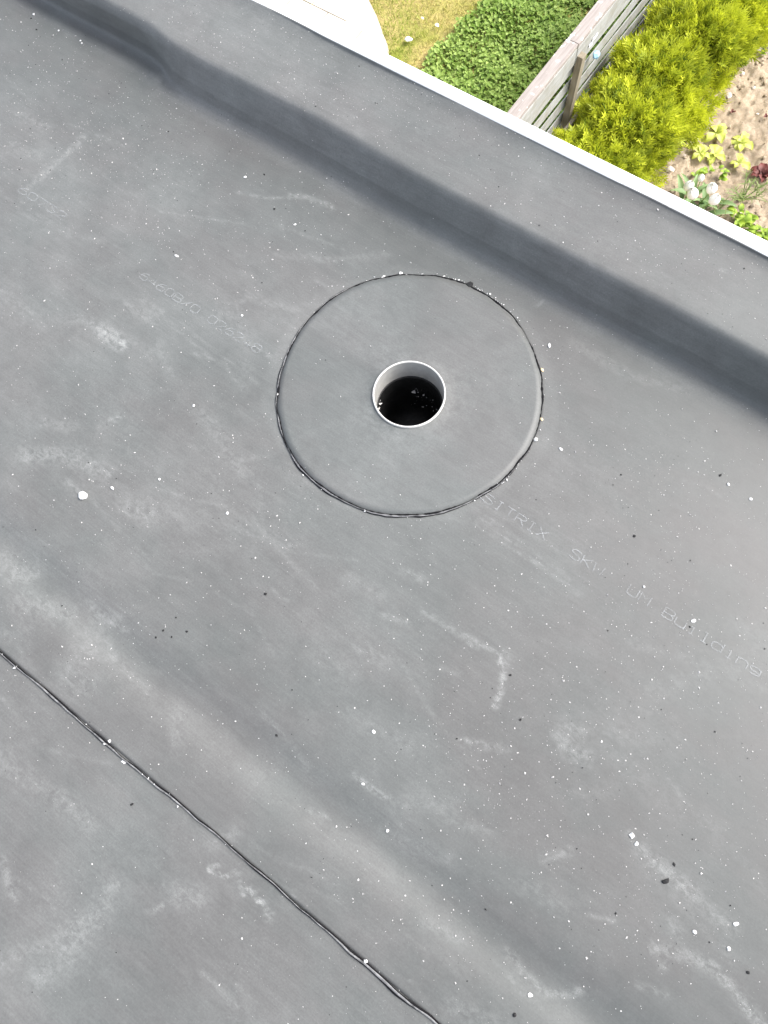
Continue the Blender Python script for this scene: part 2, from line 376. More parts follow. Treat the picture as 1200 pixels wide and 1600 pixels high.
def strip(path, wid, hgt, zoff, name, m, parent, n=5):
    """a raised bead along a path of (x,y); wid/hgt arrays"""
    P = np.asarray(path, float); T = np.gradient(P, axis=0); T /= np.linalg.norm(T, axis=1)[:, None]
    N = np.stack([-T[:, 1], T[:, 0]], 1)
    rows = []
    for a in np.linspace(0, math.pi, n):
        q = P + N * (np.cos(a) * wid / 2)[:, None]
        rows.append(np.stack([q[:, 0], q[:, 1], zoff + np.sin(a) * hgt], 1))
    Vv = np.stack(rows, 1).reshape(-1, 3)
    return link(name, mesh_np(name, Vv, grid_faces(len(P), n), m), parent)

def rough1(n, corr, amp, seed):
    g = np.random.default_rng(seed).normal(size=n + 8 * corr)
    k = np.exp(-0.5 * (np.arange(-3 * corr, 3 * corr + 1) / corr) ** 2); k /= np.sqrt((k ** 2).sum())
    return amp * np.convolve(g, k, 'same')[4 * corr:4 * corr + n]

sx = np.arange(-3.4, 1.7, 0.0025); n = len(sx)
sy = SEAM + rough1(n, 9, 0.0011, 1) + rough1(n, 4, 0.0004, 11) + rough1(n, 60, 0.0022, 2)
zz = hflat(sx, sy)
bw = 0.55 * np.clip(0.0042 + rough1(n, 26, 0.0016, 3) + rough1(n, 5, 0.0008, 13) + 0.0035 * np.exp(-((sx - 0.18) / 0.07) ** 2) + 0.002 * np.exp(-((sx + 0.66) / 0.05) ** 2), 0.0016, 0.012)
strip(np.stack([sx, sy - 0.0015], 1), bw, np.full(n, 0.0016), zz + 0.0001, 'sealant_bead', BEAD, mem)
up = 0.8 * np.clip(0.0025 + rough1(n, 6, 0.0011, 4), 0.0010, 0.0055)
strip(np.stack([sx, sy + bw / 2 - 0.0006 + rough1(n, 9, 0.0005, 5)], 1), up, np.full(n, 0.0014), zz + 0.0006, 'seam_edge', BLACK, mem)
lw = 0.8 * np.clip(0.0015 + rough1(n, 7, 0.0012, 6), 0.0003, 0.005) * np.clip(0.35 + np.abs(rough1(n, 40, 0.8, 16)), 0, 1)
lw = lw + 0.004 * np.exp(-((sx - 0.205) / 0.035) ** 2)
strip(np.stack([sx, sy - bw / 2 - 0.0018 + rough1(n, 9, 0.0005, 7)], 1), lw, np.full(n, 0.0014), zz - 0.0006, 'seam_edge', BLACK, mem)

# ------------------------------------------------------------------ printed lettering (stroke font, wide dot matrix proportions)
G = {
 'S': [[(4, 6), (3, 7), (1, 7), (0, 6), (0, 5), (1, 4), (3, 3.5), (4, 2.5), (4, 1), (3, 0), (1, 0), (0, 1)]],
 'I': [[(1, 7), (3, 7)], [(2, 7), (2, 0)], [(1, 0), (3, 0)]],
 'T': [[(0, 7), (4, 7)], [(2, 7), (2, 0)]],
 'R': [[(0, 0), (0, 7), (3, 7), (4, 6), (4, 4.5), (3, 3.5), (0, 3.5)], [(2, 3.5), (4, 0)]],
 'X': [[(0, 7), (4, 0)], [(0, 0), (4, 7)]],
 'K': [[(0, 0), (0, 7)], [(4, 7), (0, 3), (1, 3.6), (4, 0)]],
 'W': [[(0, 7), (0.6, 0), (2, 4), (3.4, 0), (4, 7)]],
 'U': [[(0, 7), (0, 1), (1, 0), (3, 0), (4, 1), (4, 7)]],
 'M': [[(0, 0), (0, 7), (2, 3.5), (4, 7), (4, 0)]],
 'B': [[(0, 0), (0, 7), (3, 7), (4, 6), (4, 4.5), (3, 3.5), (0, 3.5)], [(3, 3.5), (4, 2.5), (4, 1), (3, 0), (0, 0)]],
 'u': [[(0, 5), (0, 1), (1, 0), (3, 0), (4, 1)], [(4, 5), (4, 0)]],
 'i': [[(1, 5), (2, 5), (2, 0)], [(1, 0), (3, 0)], [(2, 6.6), (2, 7)]],
 'l': [[(1, 7), (2, 7), (2, 0)], [(1, 0), (3, 0)]],
 'd': [[(4, 7), (4, 0)], [(4, 4), (3, 5), (1, 5), (0, 4), (0, 1), (1, 0), (3, 0), (4, 1)]],
 'n': [[(0, 5), (0, 0)], [(0, 4), (1, 5), (3, 5), (4, 4), (4, 0)]],
 'g': [[(4, 4), (3, 5), (1, 5), (0, 4), (0, 3), (1, 2), (4, 2)], [(4, 5), (4, 0.8), (3, 0), (0.6, 0)]],
 '0': [[(1, 0), (0, 1), (0, 6), (1, 7), (3, 7), (4, 6), (4, 1), (3, 0), (1, 0)]],
 '2': [[(0, 6), (1, 7), (3, 7), (4, 6), (4, 4.6), (0, 0), (4, 0)]],
 '3': [[(0, 7), (4, 7), (2, 4), (4, 2.6), (4, 1), (3, 0), (1, 0), (0, 1)]],
 '4': [[(3, 0), (3, 7), (0, 2), (4, 2)]],
 '6': [[(3.6, 7), (1.5, 6), (0, 3), (0, 1), (1, 0), (3, 0), (4, 1), (4, 3), (3, 4), (0.4, 3.6)]],
 '7': [[(0, 7), (4, 7), (1.5, 0)]],
 '8': [[(1, 3.6), (0, 4.6), (0, 6), (1, 7), (3, 7), (4, 6), (4, 4.6), (3, 3.6), (1, 3.6), (0, 2.6), (0, 1), (1, 0), (3, 0), (4, 1), (4, 2.6), (3, 3.6)]],
 '/': [[(0, 0), (4, 7)]], '.': [[(1.8, 0), (2.2, 0.3)]], ' ': []}
PRM = Mat('faded_print', 0.7, 0.3); PRM.color((0.34, 0.35, 0.35))
tr = PRM.n('ShaderNodeBsdfTransparent'); mx = PRM.n('ShaderNodeMixShader')
fac = PRM.rng(PRM.noise(90, 4, 0.65), 0.34, 0.62, 0.15, 0.44)
PRM.L(fac, mx.inputs[0]); PRM.L(tr.outputs[0], mx.inputs[1]); PRM.L(PRM.b.outputs[0], mx.inputs[2])
PRM.L(mx.outputs[0], PRM.t.nodes['Material Output'].inputs[0])
def lettering(text, x0, pitch, ybase, hh):
    cw = pitch * 0.80; hw = 0.00115
    for k, ch in enumerate(text):
        if not G[ch]: continue
        mb = MB()
        for pl in G[ch]:
            P = [(x0 + (k - 0.5) * pitch + (pitch - cw) / 2 + p[0] / 4 * cw, ybase + p[1] / 7 * hh) for p in pl]
            n_ = len(P); closed = P[0] == P[-1]; b = len(mb.v)
            for i, p in enumerate(P):
                p0 = P[i - 1] if i else (P[-2] if closed else p); p1 = P[i + 1] if i < n_ - 1 else (P[1] if closed else p)
                tx, ty = p1[0] - p0[0], p1[1] - p0[1]; L = max(math.hypot(tx, ty), 1e-9)
                nx_, ny_ = -ty / L * hw, tx / L * hw
                zz_ = float(hflat(p[0], p[1])) + 0.0010 + 0.0001 * len(mb.f) * 0.1
                mb.v += [(p[0] + nx_, p[1] + ny_, zz_), (p[0] - nx_, p[1] - ny_, zz_)]
                if i: mb.f.append((b + 2 * i - 1, b + 2 * i + 1, b + 2 * i, b + 2 * i - 2))
        mb.build('printed_letter', PRM.m, mem)
lettering('SITRIX  SKW  UM Building', -0.170, 0.0268, 0.4385, 0.0200)
lettering('6460B/0.026248', -1.180, 0.0276, 0.4440, 0.0200)
lettering('60732', -1.630, 0.0350, 0.4630, 0.0200)

# ------------------------------------------------------------------ white edge trim and the wall below
def trim(x0, x1):
    prof = [(1.1900, 0.080), (1.1900, 0.1290), (1.1920, 0.1312), (1.2190, 0.1312), (1.2235, 0.1300), (1.2260, 0.1260), (1.2260, -0.060), (1.2220, -0.060), (1.2220, 0.080)]
    mb = MB(); k = len(prof)
    for x in (x0, x1): mb.v += [(x, y, z) for y, z in prof]
    for i in range(k): mb.f.append((i, (i + 1) % k, k + (i + 1) % k, k + i))
    mb.f.append(tuple(reversed(range(k)))); mb.f.append(tuple(range(k, 2 * k)))
    return mb.build('edge_trim', TRIM, house)
trim(-1.3345, 1.7); trim(-3.4, -1.3390)
MB().box((-1.33675, 1.2055, 0.060), (0.0045, 0.026, 0.10)).build('trim_joint', BLACK, house)
MB().box((-0.85, 1.115, -1.68), (5.1, 0.17, 3.46)).build('wall', WALL, house)
MB().box((-0.85, -0.45, -0.60), (5.1, 2.8, 0.20)).build('roof_deck', WALL, house)

# ------------------------------------------------------------------ drain: collar, pipe, black throat
drain = tag(empty('roof_drain', (CX, CY, 0)), 'round grey rubber drain collar with an open white rimmed pipe in its middle', 'drain')
na = 360; A = np.linspace(0, 2 * np.pi, na, endpoint=False)
edge = CR * (1 + 0.004 * np.sin(3 * A + 1) + 0.003 * np.sin(5 * A)) + rough1(na, 3, 0.0010, 21)
RIMR = 0.0825; OX, OY = 0.0123, -0.0134
rads = [(RIMR - 0.004, .0085), (RIMR + 0.004, .0078), (RIMR + 0.012, .0060), (RIMR + 0.03, .0048), (.17, .0042), (.23, .0040), (.285, .0038), (None, .0036)]
rows = []
for k, (r, z) in enumerate(rads):
    rr = np.full(na, r) if r else edge
    k_ = 0 if not r else np.clip((0.29 - r) / 0.2, 0, 1)
    rows.append(np.stack([rr * np.cos(A) + OX * k_, rr * np.sin(A) + OY * k_, np.full(na, z)], 1))
rows.append(np.stack([edge * np.cos(A), edge * np.sin(A), np.full(na, -0.0005)], 1))
Vc = np.concatenate(rows); nk = len(rows)
i, j = np.meshgrid(np.arange(nk - 1), np.arange(na), indexing='ij'); j2 = (j + 1) % na
Fc = np.stack([i * na + j, (i + 1) * na + j, (i + 1) * na + j2, i * na + j2], 2).reshape(-1, 4)
me = mesh_np('collar', Vc, Fc, RUB2)
set_attr(me, 'film_and_shade', np.full(len(Vc), 0.152))
dv = np.zeros(len(Vc)); rr = np.hypot(Vc[:, 0], Vc[:, 1]); rr = np.hypot(Vc[:, 0] - OX, Vc[:, 1] - OY); aa = np.arctan2(Vc[:, 1], Vc[:, 0])
set_attr(me, 'dust', 0.10 * np.exp(-((rr - 0.095) / 0.02) ** 2) + 0.04 * (np.sin(3 * aa) > 0))
link('collar', me, drain)
# the cut edge: thin black line all round, pale sealant squeezed out along the near half
A2 = np.linspace(0, 2 * np.pi, 1400); e2 = np.interp(A2, np.append(A, 2 * np.pi), np.append(edge, edge[0]))
n2 = len(A2)
def ringpath(r): return np.stack([r * np.cos(A2), r * np.sin(A2)], 1)
near = np.clip(0.5 - 0.75 * np.sin(A2 + 0.25), 0, 1) ** 0.8
far_gap = 1 - np.exp(-((A2 - 1.02) / 0.045) ** 2)
bwc = np.clip((0.0032 + rough1(n2, 14, 0.0013, 31) + rough1(n2, 4, 0.0006, 36)) * near, 0.0002, 0.010)
strip(ringpath(e2 + 0.0022), bwc, np.full(n2, 0.0012), 0.0022, 'sealant_bead', BEAD, drain)
w_in = np.clip(0.0025 + rough1(n2, 7, 0.0013, 32) + rough1(n2, 2, 0.0009, 42), 0.0003, 0.0065) * far_gap
strip(ringpath(e2 - 0.0003 + rough1(n2, 7, 0.0004, 33)), w_in, np.full(n2, 0.0010), 0.0034, 'cut_edge', BLACK, drain)
w_out = np.clip(0.0018 + rough1(n2, 9, 0.0013, 34), 0.0002, 0.005) * near
strip(ringpath(e2 + 0.0022 + bwc * 0.62), w_out, np.full(n2, 0.0015), 0.0013, 'cut_edge', BLACK, drain)
def lathe(prof, n=120):
    B = np.linspace(0, 2 * np.pi, n, endpoint=False)
    Vv = np.concatenate([np.stack([r * np.cos(B) + OX, r * np.sin(B) + OY, np.full(n, z)], 1) for r, z in prof])
    i, j = np.meshgrid(np.arange(len(prof) - 1), np.arange(n), indexing='ij'); j2 = (j + 1) % n
    return Vv, np.stack([i * n + j, i * n + j2, (i + 1) * n + j2, (i + 1) * n + j], 2).reshape(-1, 4)
ri = 0.0787
Vv, Ff = lathe([(ri, .0105), (ri, 0.0), (ri - .0004, -.03), (ri - .001, -.051)])
pipe = link('pipe', mesh_np('pipe', Vv, Ff[:, ::-1], PIPEW), drain)
Vv, Ff = lathe([(RIMR, .004), (RIMR, .0125), (RIMR - .0008, .0138), (ri + .0008, .0138), (ri, .0125), (ri, .0100)])
link('pipe_rim', mesh_np('pipe_rim', Vv, Ff, RIM), pipe)
Vv, Ff = lathe([(ri + .002, -.0510), (ri - .003, -.0515), (ri - .005, -.055), (ri - .007, -.11), (ri - .012, -.18), (ri - .03, -.21), (.01, -.216), (.0005, -.216)])
link('drain_throat', mesh_np('drain_throat', Vv, Ff[:, ::-1], DARK), drain)

# ------------------------------------------------------------------ loose grit and chips
def rocks(pos, size, flat=0.6, seed=1):
    """joined little irregular stones (octahedra with jitter)"""
    g = np.random.default_rng(seed); pos = np.asarray(pos, float); n = len(pos)
    base = np.array([(1, 0, 0), (0, 1, 0), (-1, 0, 0), (0, -1, 0), (0, 0, 1), (0, 0, -1)], float)
    fc = np.array([(0, 1, 4), (1, 2, 4), (2, 3, 4), (3, 0, 4), (1, 0, 5), (2, 1, 5), (3, 2, 5), (0, 3, 5)])
    Vr = base[None] * (0.65 + 0.7 * g.random((n, 6, 1))) + 0.25 * g.normal(size=(n, 6, 3))
    a = g.random(n) * 6.28; c, s = np.cos(a)[:, None], np.sin(a)[:, None]
    el = (0.7 + 0.8 * g.random(n))[:, None]
    x = Vr[:, :, 0] * el; y = Vr[:, :, 1]
    Vr = np.stack([c * x - s * y, s * x + c * y, Vr[:, :, 2] * flat], 2) * np.asarray(size)[:, None, None] + pos[:, None]
    Fr = (fc[None] + 6 * np.arange(n)[:, None, None]).reshape(-1, 3)
    return Vr.reshape(-1, 3), Fr
# surface sampler over the main sheet and the raised edge
def surf_z(x, y):
    x = np.asarray(x, float); y = np.asarray(y, float)
    z = np.where(y < SEAM, hflat(x, y) - .0035, hflat(x, y))
    sel = y >= 0.84
    if sel.any():
        ii = np.clip(np.round((x[sel] - xs[0]) / 0.006).astype(int), 0, len(xs) - 1)
        z[sel] = [np.interp(b, YP[a], ZP[a]) for a, b in zip(ii, y[sel])]
    r = np.hypot(x - CX, y - CY)
    return np.where(r < CR, 0.0042, z)
def scatter(n, dens, seed, x0=-2.35, x1=0.85, y0=-1.05, y1=1.20):
    g = np.random.default_rng(seed); out = []
    while len(out) < n:
        x = g.uniform(x0, x1, 4000); y = g.uniform(y0, y1, 4000)
        keep = g.random(4000) < dens(x, y)
        r = np.hypot(x - CX, y - CY)
        keep &= (r > 0.1) & ((r > CR) | (g.random(4000) < 0.30)) & ~((y > 0.945) & (y < 1.0) & (g.random(4000) < .85))
        out += list(zip(x[keep], y[keep]))
    return np.array(out[:n])
_g = np.random.default_rng(77); CL = [(_g.uniform(-2.3, .8), _g.uniform(-1.0, 1.15), _g.uniform(.03, .14)) for _ in range(60)]
def dens(x, y):
    d = 0.16 + 0 * x
    for cx, cy, s in CL: d = d + 0.35 * np.exp(-((x - cx) ** 2 + (y - cy) ** 2) / (s * s))
    d = d + 0.6 * np.exp(-(((x + 1.5) / 0.55) ** 2 + ((y - 0.70) / 0.25) ** 2))
    d = d + 0.5 * np.exp(-(((x - 0.40) / 0.30) ** 2 + ((y - 0.25) / 0.30) ** 2))
    d = d + 0.25 * (y > 1.0)
    d = d * np.where(y < -0.36, 0.45, 1.0)
    return np.clip(d, 0, 1)
P = scatter(11500, dens, 3)
sz = np.clip(np.random.default_rng(9).lognormal(math.log(0.00060), 0.48, len(P)), 0.0003, 0.0022)
Vr, Fr = rocks(np.column_stack([P, surf_z(P[:, 0], P[:, 1]) + sz * 0.35]), sz, 0.6, 4)
tag(link('white_grit', mesh_np('white_grit', Vr, Fr, GRITW, False)), 'fine white grit scattered over the grey rubber roof', 'grit', kind='stuff')
P = scatter(900, dens, 13)
sz = np.clip(np.random.default_rng(19).lognormal(math.log(0.00085), 0.4, len(P)), 0.0004, 0.0026)
Vr, Fr = rocks(np.column_stack([P, surf_z(P[:, 0], P[:, 1]) + sz * 0.35]), sz, 0.6, 14)
tag(link('black_crumbs', mesh_np('black_crumbs', Vr, Fr, GRITB, False)), 'tiny black rubber crumbs scattered over the grey roof', 'crumbs', kind='stuff')
# grit caught along the collar's cut edge and the seam
ga = np.concatenate([nr.normal(1.75, .28, 46), nr.uniform(0, 6.28, 40), nr.normal(-0.12, .22, 26)])
rr = 0.3035 + nr.normal(0, .0022, len(ga))
px_, py_ = CX + rr * np.cos(ga), CY + rr * np.sin(ga)
sxx = nr.uniform(-.85, .35, 14)
px_ = np.append(px_, sxx); py_ = np.append(py_, np.interp(sxx, sx, sy) + nr.normal(0, .004, 14))
sz = np.clip(nr.lognormal(math.log(.0012), .5, len(px_)), .0006, .0030)
Vr, Fr = rocks(np.column_stack([px_, py_, np.full(len(px_), .002)]), sz, .8, 24)
tag(link('edge_grit', mesh_np('edge_grit', Vr, Fr, CHALK, False)), 'white grit caught along the collar edge and the sheet seam', 'grit', kind='stuff')

def chip(name, mat, p, r, seed, flat=0.55, label=None, group=None, cat='chip', el=1.0):
    g = np.random.default_rng(seed)
    # irregular lump: subdivided octahedron
    V0 = [(1, 0, 0), (0, 1, 0), (-1, 0, 0), (0, -1, 0), (0, 0, 1), (0, 0, -1)]
    F0 = [(0, 1, 4), (1, 2, 4), (2, 3, 4), (3, 0, 4), (1, 0, 5), (2, 1, 5), (3, 2, 5), (0, 3, 5)]
    Vl = [np.array(v, float) for v in V0]; cache = {}; Fl = []
    def mid(a, b):
        k = (min(a, b), max(a, b))
        if k not in cache:
            v = Vl[a] + Vl[b]; Vl.append(v / np.linalg.norm(v)); cache[k] = len(Vl) - 1
        return cache[k]
    for a, b, c in F0:
        x, y, z = mid(a, b), mid(b, c), mid(c, a)
        Fl += [(a, x, z), (b, y, x), (c, z, y), (x, y, z)]
    Vn = np.array(Vl) * (0.78 + 0.42 * g.random((len(Vl), 1))) + 0.07 * g.normal(size=(len(Vl), 3))
    Vn = Vn * np.array([r * el, r, r * flat])
    o = link(name, mesh_np(name, Vn, Fl, mat, False), None, (p[0], p[1], p[2] if len(p) > 2 else 0))
    o.rotation_euler = (0, 0, g.random() * 6.28)
    return tag(o, label, cat, group)
def zat(p): return float(surf_z(np.array([p[0]]), np.array([p[1]]))[0])
GW, GB = 'white chips lying on the roof', 'black crumbs lying on the roof'
CHIPS = [
 ((-0.9161, -0.0548), .0135, 'w', 'largest white plaster lump, near the left side of the grey rubber sheet', 1.0),
 ((-0.8735, -0.0036), .0042, 'w', 'small white chip just right of the largest white lump', 1.4),
 ((-0.7988, 0.0733), .0038, 'w', 'white chip between the largest white lump and the drain collar', 1.0),
 ((-0.8505, 0.2559), .0040, 'w', 'round white chip left of the drain collar with a faint trail above it', 1.0),
 ((-0.6206, 0.0998), .0044, 'w', 'white chip below left of the drain collar', 1.0),
 ((-1.1562, 0.8220), .0042, 'w', 'white chip beside a black crumb under the raised roof edge', 1.2),
 ((-1.1188, 0.8550), .0036, 'b', 'black crumb beside a white chip under the raised roof edge', 1.3),
 ((-1.0301, 0.7857), .0040, 'b', 'black crumb above left of the drain collar', 1.2),
 ((-0.9577, 0.7774), .0030, 'w', 'thin white chip above the upper left of the drain collar', 1.8),
 ((-1.1520, 0.5435), .0034, 'w', 'bent white sliver well left of the drain collar, above the faded numbers', 2.4),
 ((-0.9068, 0.5028), .0036, 'w', 'white chip in a cluster of grit left of the drain collar', 1.0),
 ((-0.4393, 0.0092), .0048, 'b', 'dark crumb alone in the sheet below the drain collar', 1.2),
 ((-0.0908, -0.0810), .0038, 'w', 'white chip in the middle of the lower sheet', 1.4),
 ((-0.0509, -0.1717), .0030, 'w', 'white chip on the pale scuff in the lower middle of the sheet', 1.6),
 ((0.0362, -0.2122), .0040, 'w', 'round white chip below the shallow dip in the sheet', 1.0),
 ((-0.2449, -0.2012), .0036, 'b', 'black crumb inside the shallow dip of the sheet', 1.3),
 ((-0.4636, -0.4207), .0048, 'w', 'white chip touching the near side of the long seam', 1.5),
 ((-0.3976, -0.4708), .0036, 'b', 'black crumb on the nearer sheet below the seam', 1.5),
 ((-0.5135, -0.4087), .0036, 'w', 'white chip sitting right on the long seam, upper end', 1.0),
 ((0.1306, -0.4111), .0042, 'w', 'white chip sitting right on the long seam, lower end', 1.0),
 ((-0.1047, 0.6320), .0042, 'w', 'oval white chip right of the drain collar', 1.4),
 ((-0.2596, 0.8337), .0046, 'w', 'tall white chip between the drain collar and the raised edge', 1.6),
 ((-0.1611, 0.6210), .0062, 'w', 'white crumbly lump on the right side of the collar edge', 1.0),
 ((-0.1767, 0.6693), .0042, 'y', 'yellowish chip on the right of the collar edge, lower one', 1.5),
 ((-0.2399, 0.7727), .0042, 'y', 'yellowish chip on the right of the collar edge, upper one', 1.5),
 ((-0.6544, 0.8043), .0046, 'w', 'upright white shard on the far side of the collar edge', 1.3),
 ((-0.4986, 0.8675), .0125, 'b', 'large black rubber crumb on the far right of the collar edge', 1.2),
 ((-0.6828, 0.7753), .0040, 'w', 'white chip on the far left of the collar edge', 1.6),
 ((0.1223, 0.5511), .0042, 'b', 'dark crumb above the faded lettering on the right', 1.1),
 ((0.3046, 0.4650), .0042, 'w', 'white chip just above the faded word Building', 1.5),
 ((0.1914, 0.4696), .0036, 'w', 'white chip resting above the faded letters UM', 1.0),
 ((0.2249, 0.7596), .0038, 'w', 'white chip on the right, upper of a pair below the raised edge', 1.1),
 ((0.2776, 0.7563), .0038, 'w', 'white chip on the right, lower of a pair below the raised edge', 1.1),
 ((0.2013, 0.7678), .0036, 'b', 'black crumb near the pair of white chips on the right', 1.3),
 ((0.4058, 0.0513), .0060, 'w', 'pale crumbly lump at the top of the long scuff, lower right', 1.0),
 ((0.4195, 0.0438), .0040, 'w', 'small pale chip just under the crumbly lump, lower right', 1.3),
 ((0.4932, 0.0202), .0066, 'b', 'dark oblong crumb in the long pale scuff, lower right', 1.8),
 ((0.5735, -0.0212), .0044, 'w', 'white chip above the curved scuff, lower right', 1.2),
 ((0.6329, -0.0093), .0044, 'w', 'white chip above the right end of the curved scuff', 1.0),
 ((0.6250, 0.0336), .0042, 'w', 'oblong white chip near the lower right of the roof', 1.7),
 ((0.6763, -0.0222), .0042, 'b', 'dark crumb beside the curved scuff at lower right', 1.1),
 ((0.3965, -0.2794), .0042, 'w', 'white chip below the pale curved smear at the bottom', 1.5),
 ((0.3895, -0.3200), .0050, 'b', 'dark crumb at the bottom of the roof', 1.2),
 ((-0.5694, -0.1765), .0036, 'b', 'black crumb in the loose cluster above the shallow dip, middle one', 1.0), ((-0.5460, -0.1763), .0034, 'b', 'black crumb in the loose cluster above the dip, second from the right', 1.0), ((-0.5731, -0.1971), .0034, 'b', 'black crumb in the loose cluster above the dip, leftmost', 1.0), ((-0.5262, -0.1492), .0036, 'b', 'black crumb in the loose cluster above the dip, rightmost', 1.3), ((-0.5645, -0.1402), .0030, 'b', 'black crumb in the loose cluster above the dip, topmost', 1.0),
 ((-1.8434, 0.9304), .0030, 'w', 'white chip at the top left, beside a twin chip', 1.0), ((-2.0426, 0.9367), .0046, 'w', 'largest white chip in the top left corner of the roof', 1.0), ((-1.8532, 0.9355), .0034, 'w', 'white chip at the top left, just left of its twin', 1.0), ((-1.9352, 0.9305), .0034, 'w', 'white chip alone between the top left corner and the twin chips', 1.0),
]
for k, (p, r, c, lab, el) in enumerate(CHIPS):
    z = zat(p); r *= 0.80 if c != 'b' else 0.66
    if lab is None: lab = 'black crumb in the loose cluster above the shallow dip at left' if c == 'b' else 'small white chip at the top left of the roof'
    rc = math.hypot(p[0] - CX, p[1] - CY)
    mat = {'w': CHALK, 'b': GRITB, 'y': GRITY}[c]
    nm = {'w': 'white_chip', 'b': 'black_crumb', 'y': 'yellow_chip'}[c]
    chip(nm, mat, (p[0], p[1], z + r * 0.3), r, 100 + k, 0.6 if k != 25 else 1.6, lab, {'w': GW, 'b': GB, 'y': 'yellowish chips at the collar edge'}[c], 'chip' if c != 'b' else 'crumb', el)
# debris down in the pipe
bits = [((-0.4850, 0.6106, -0.1120), .0044), ((-0.4608, 0.6195, -0.1170), .0036), ((-0.4752, 0.6157, -0.1130), .0022), ((-0.5293, 0.5279, -0.0500), .0050), ((-0.5115, 0.5161, -0.0500), .0046), ((-0.5082, 0.5065, -0.0500), .0034), ((-0.5207, 0.5276, -0.0600), .0022)]
g = np.random.default_rng(6)
for k in range(34):
    a = g.uniform(0.2, 2.2); zq = -g.uniform(.09, .17); r = .067 - max(0, -.11 - zq) * .3
    bits.append(((CX + OX + r * math.cos(a), CY + OY + r * math.sin(a), zq), g.uniform(.0006, .0014)))
PB = np.array([(b[0][0], b[0][1], b[0][2] if len(b[0]) > 2 else -.15) for b in bits]); SB = np.array([b[1] for b in bits])
Vr, Fr = rocks(PB, SB, .7, 8)
tag(link('drain_debris', mesh_np('drain_debris', Vr, Fr, GRITW, False)), 'white crumbs lying down inside the dark drain pipe', 'crumbs', kind='stuff')

# ------------------------------------------------------------------ garden below
GZ = -3.40
def fbm(x, y, seed, f0=1.0, octs=5, gain=0.55):
    g = np.random.default_rng(seed); z = 0 * x; a = 1.0; f = f0
    for o in range(octs):
        for q in range(4):
            th = g.random() * 6.28; ph = g.random() * 6.28
            z = z + a * 0.5 * np.sin(f * (x * np.cos(th) + y * np.sin(th)) * (1 + .3 * g.random()) + ph + 1.3 * np.sin(f * .6 * (x * np.sin(th) - y * np.cos(th)) + ph * 2))
        a *= gain; f *= 2.05
    return z
gm = Mat('ground_earth', 0.9, 0.2)
gm.color(gm.mix(gm.rng(gm.noise(0.4, 6, 0.6), .35, .65), (0.10, 0.13, 0.04), (0.20, 0.17, 0.08)))
mb = MB(); mb.v = [(-300, -300, GZ - .10), (300, -300, GZ - .10), (300, 300, GZ - .10), (-300, 300, GZ - .10)]; mb.f = [(0, 1, 2, 3)]
tag(mb.build('ground', gm.m), kind='structure')

sm = Mat('dry_soil', 0.95, 0.15)
s1 = sm.noise(6, 6, 0.65); s2 = sm.noise(60, 5, 0.7)
c = sm.mix(sm.rng(s1, .3, .7), (0.36, 0.29, 0.205), (0.50, 0.425, 0.325))
c = sm.mix(sm.rng(s2, .25, .75), (0.28, 0.21, 0.14), c)
sm.color(c); sm.bump(sm.noise(140, 5, 0.7), 0.7, 0.012)
gx = np.arange(-2.0, 3.0, .016); gy = np.arange(2.4, 11.0, .016)
X, Y = np.meshgrid(gx, gy, indexing='ij')
ZS = GZ + 0.020 * fbm(X, Y, 3, 3.0, 4) + 0.010 * fbm(X, Y, 4, 24.0, 4, .75) 
tag(link('garden_soil', mesh_np('garden_soil', np.stack([X, Y, ZS], 2).reshape(-1, 3), grid_faces(len(gx), len(gy)), sm.m)), kind='structure')
def soil_z(x, y):
    return float(ZS[int(np.clip(round((x - gx[0]) / .016), 0, len(gx) - 1)), int(np.clip(round((y - gy[0]) / .016), 0, len(gy) - 1))])
# clods: uncounted crumbs of earth
P = np.column_stack([nr.uniform(-1.2, 1.0, 1500), nr.uniform(3.6, 8.0, 1500)])
sz = np.clip(nr.lognormal(math.log(.010), .5, 1500), .004, .032)
Vr, Fr = rocks(np.column_stack([P, [soil_z(*q) for q in P]]), sz, .7, 41)
tag(link('soil_clods', mesh_np('soil_clods', Vr, Fr, sm.m)), 'loose crumbs of dry brown earth on the vegetable bed', 'soil', kind='stuff')
STONE = plain('pale_stone', (0.60, 0.52, 0.45), 0.85, 0.15, 40, 0.3, 0.004)
ST = [((-0.9091, 4.6715, -3.3800), .030, 'pale stone at the foot of the hedge, nearest the roof edge'),
      ((-0.8835, 5.6178, -3.3800), .028, 'pale stone beside the hedge, above the lettuces'),
      ((-0.9082, 6.1817, -3.3800), .030, 'greyish stone at the foot of the hedge, farthest one'),
      ((-0.8966, 5.8761, -3.3800), .022, 'pale stone beside the hedge just below the top right corner'), ((-0.9004, 5.4958, -3.3800), .018, 'pale stone at the hedge foot between the two upper stones'), ((-0.9103, 6.0151, -3.3800), .02, 'pale stone on the soil near the right edge, uppermost'), ((-0.7464, 5.7896, -3.3800), .016, 'pale stone on the soil above the reddish seedlings'), ((-0.8790, 5.0786, -3.3800), .016, 'pale stone at the hedge foot level with the touching lettuces'),
      ((-0.2404, 4.6235, -3.3800), .016, 'pale stone just above the lime green plants'), ((-0.3333, 4.6221, -3.3800), .018, 'pale stone between the feathery plant and the lime green plants'), ((-0.5935, 5.6053, -3.3800), .016, 'pale stone at the right edge above the upper right lettuce'), ((-0.8871, 4.8820, -3.3800), .014, 'pale stone at the hedge foot above the tulips')]
for k, (p, r, lab) in enumerate(ST):
    chip('stone', STONE, (p[0], p[1], soil_z(p[0], p[1]) + r * .2), r, 300 + k, .65, lab or 'small pale stone lying on the bare brown soil', 'stones on the soil', 'stone', 1.2)

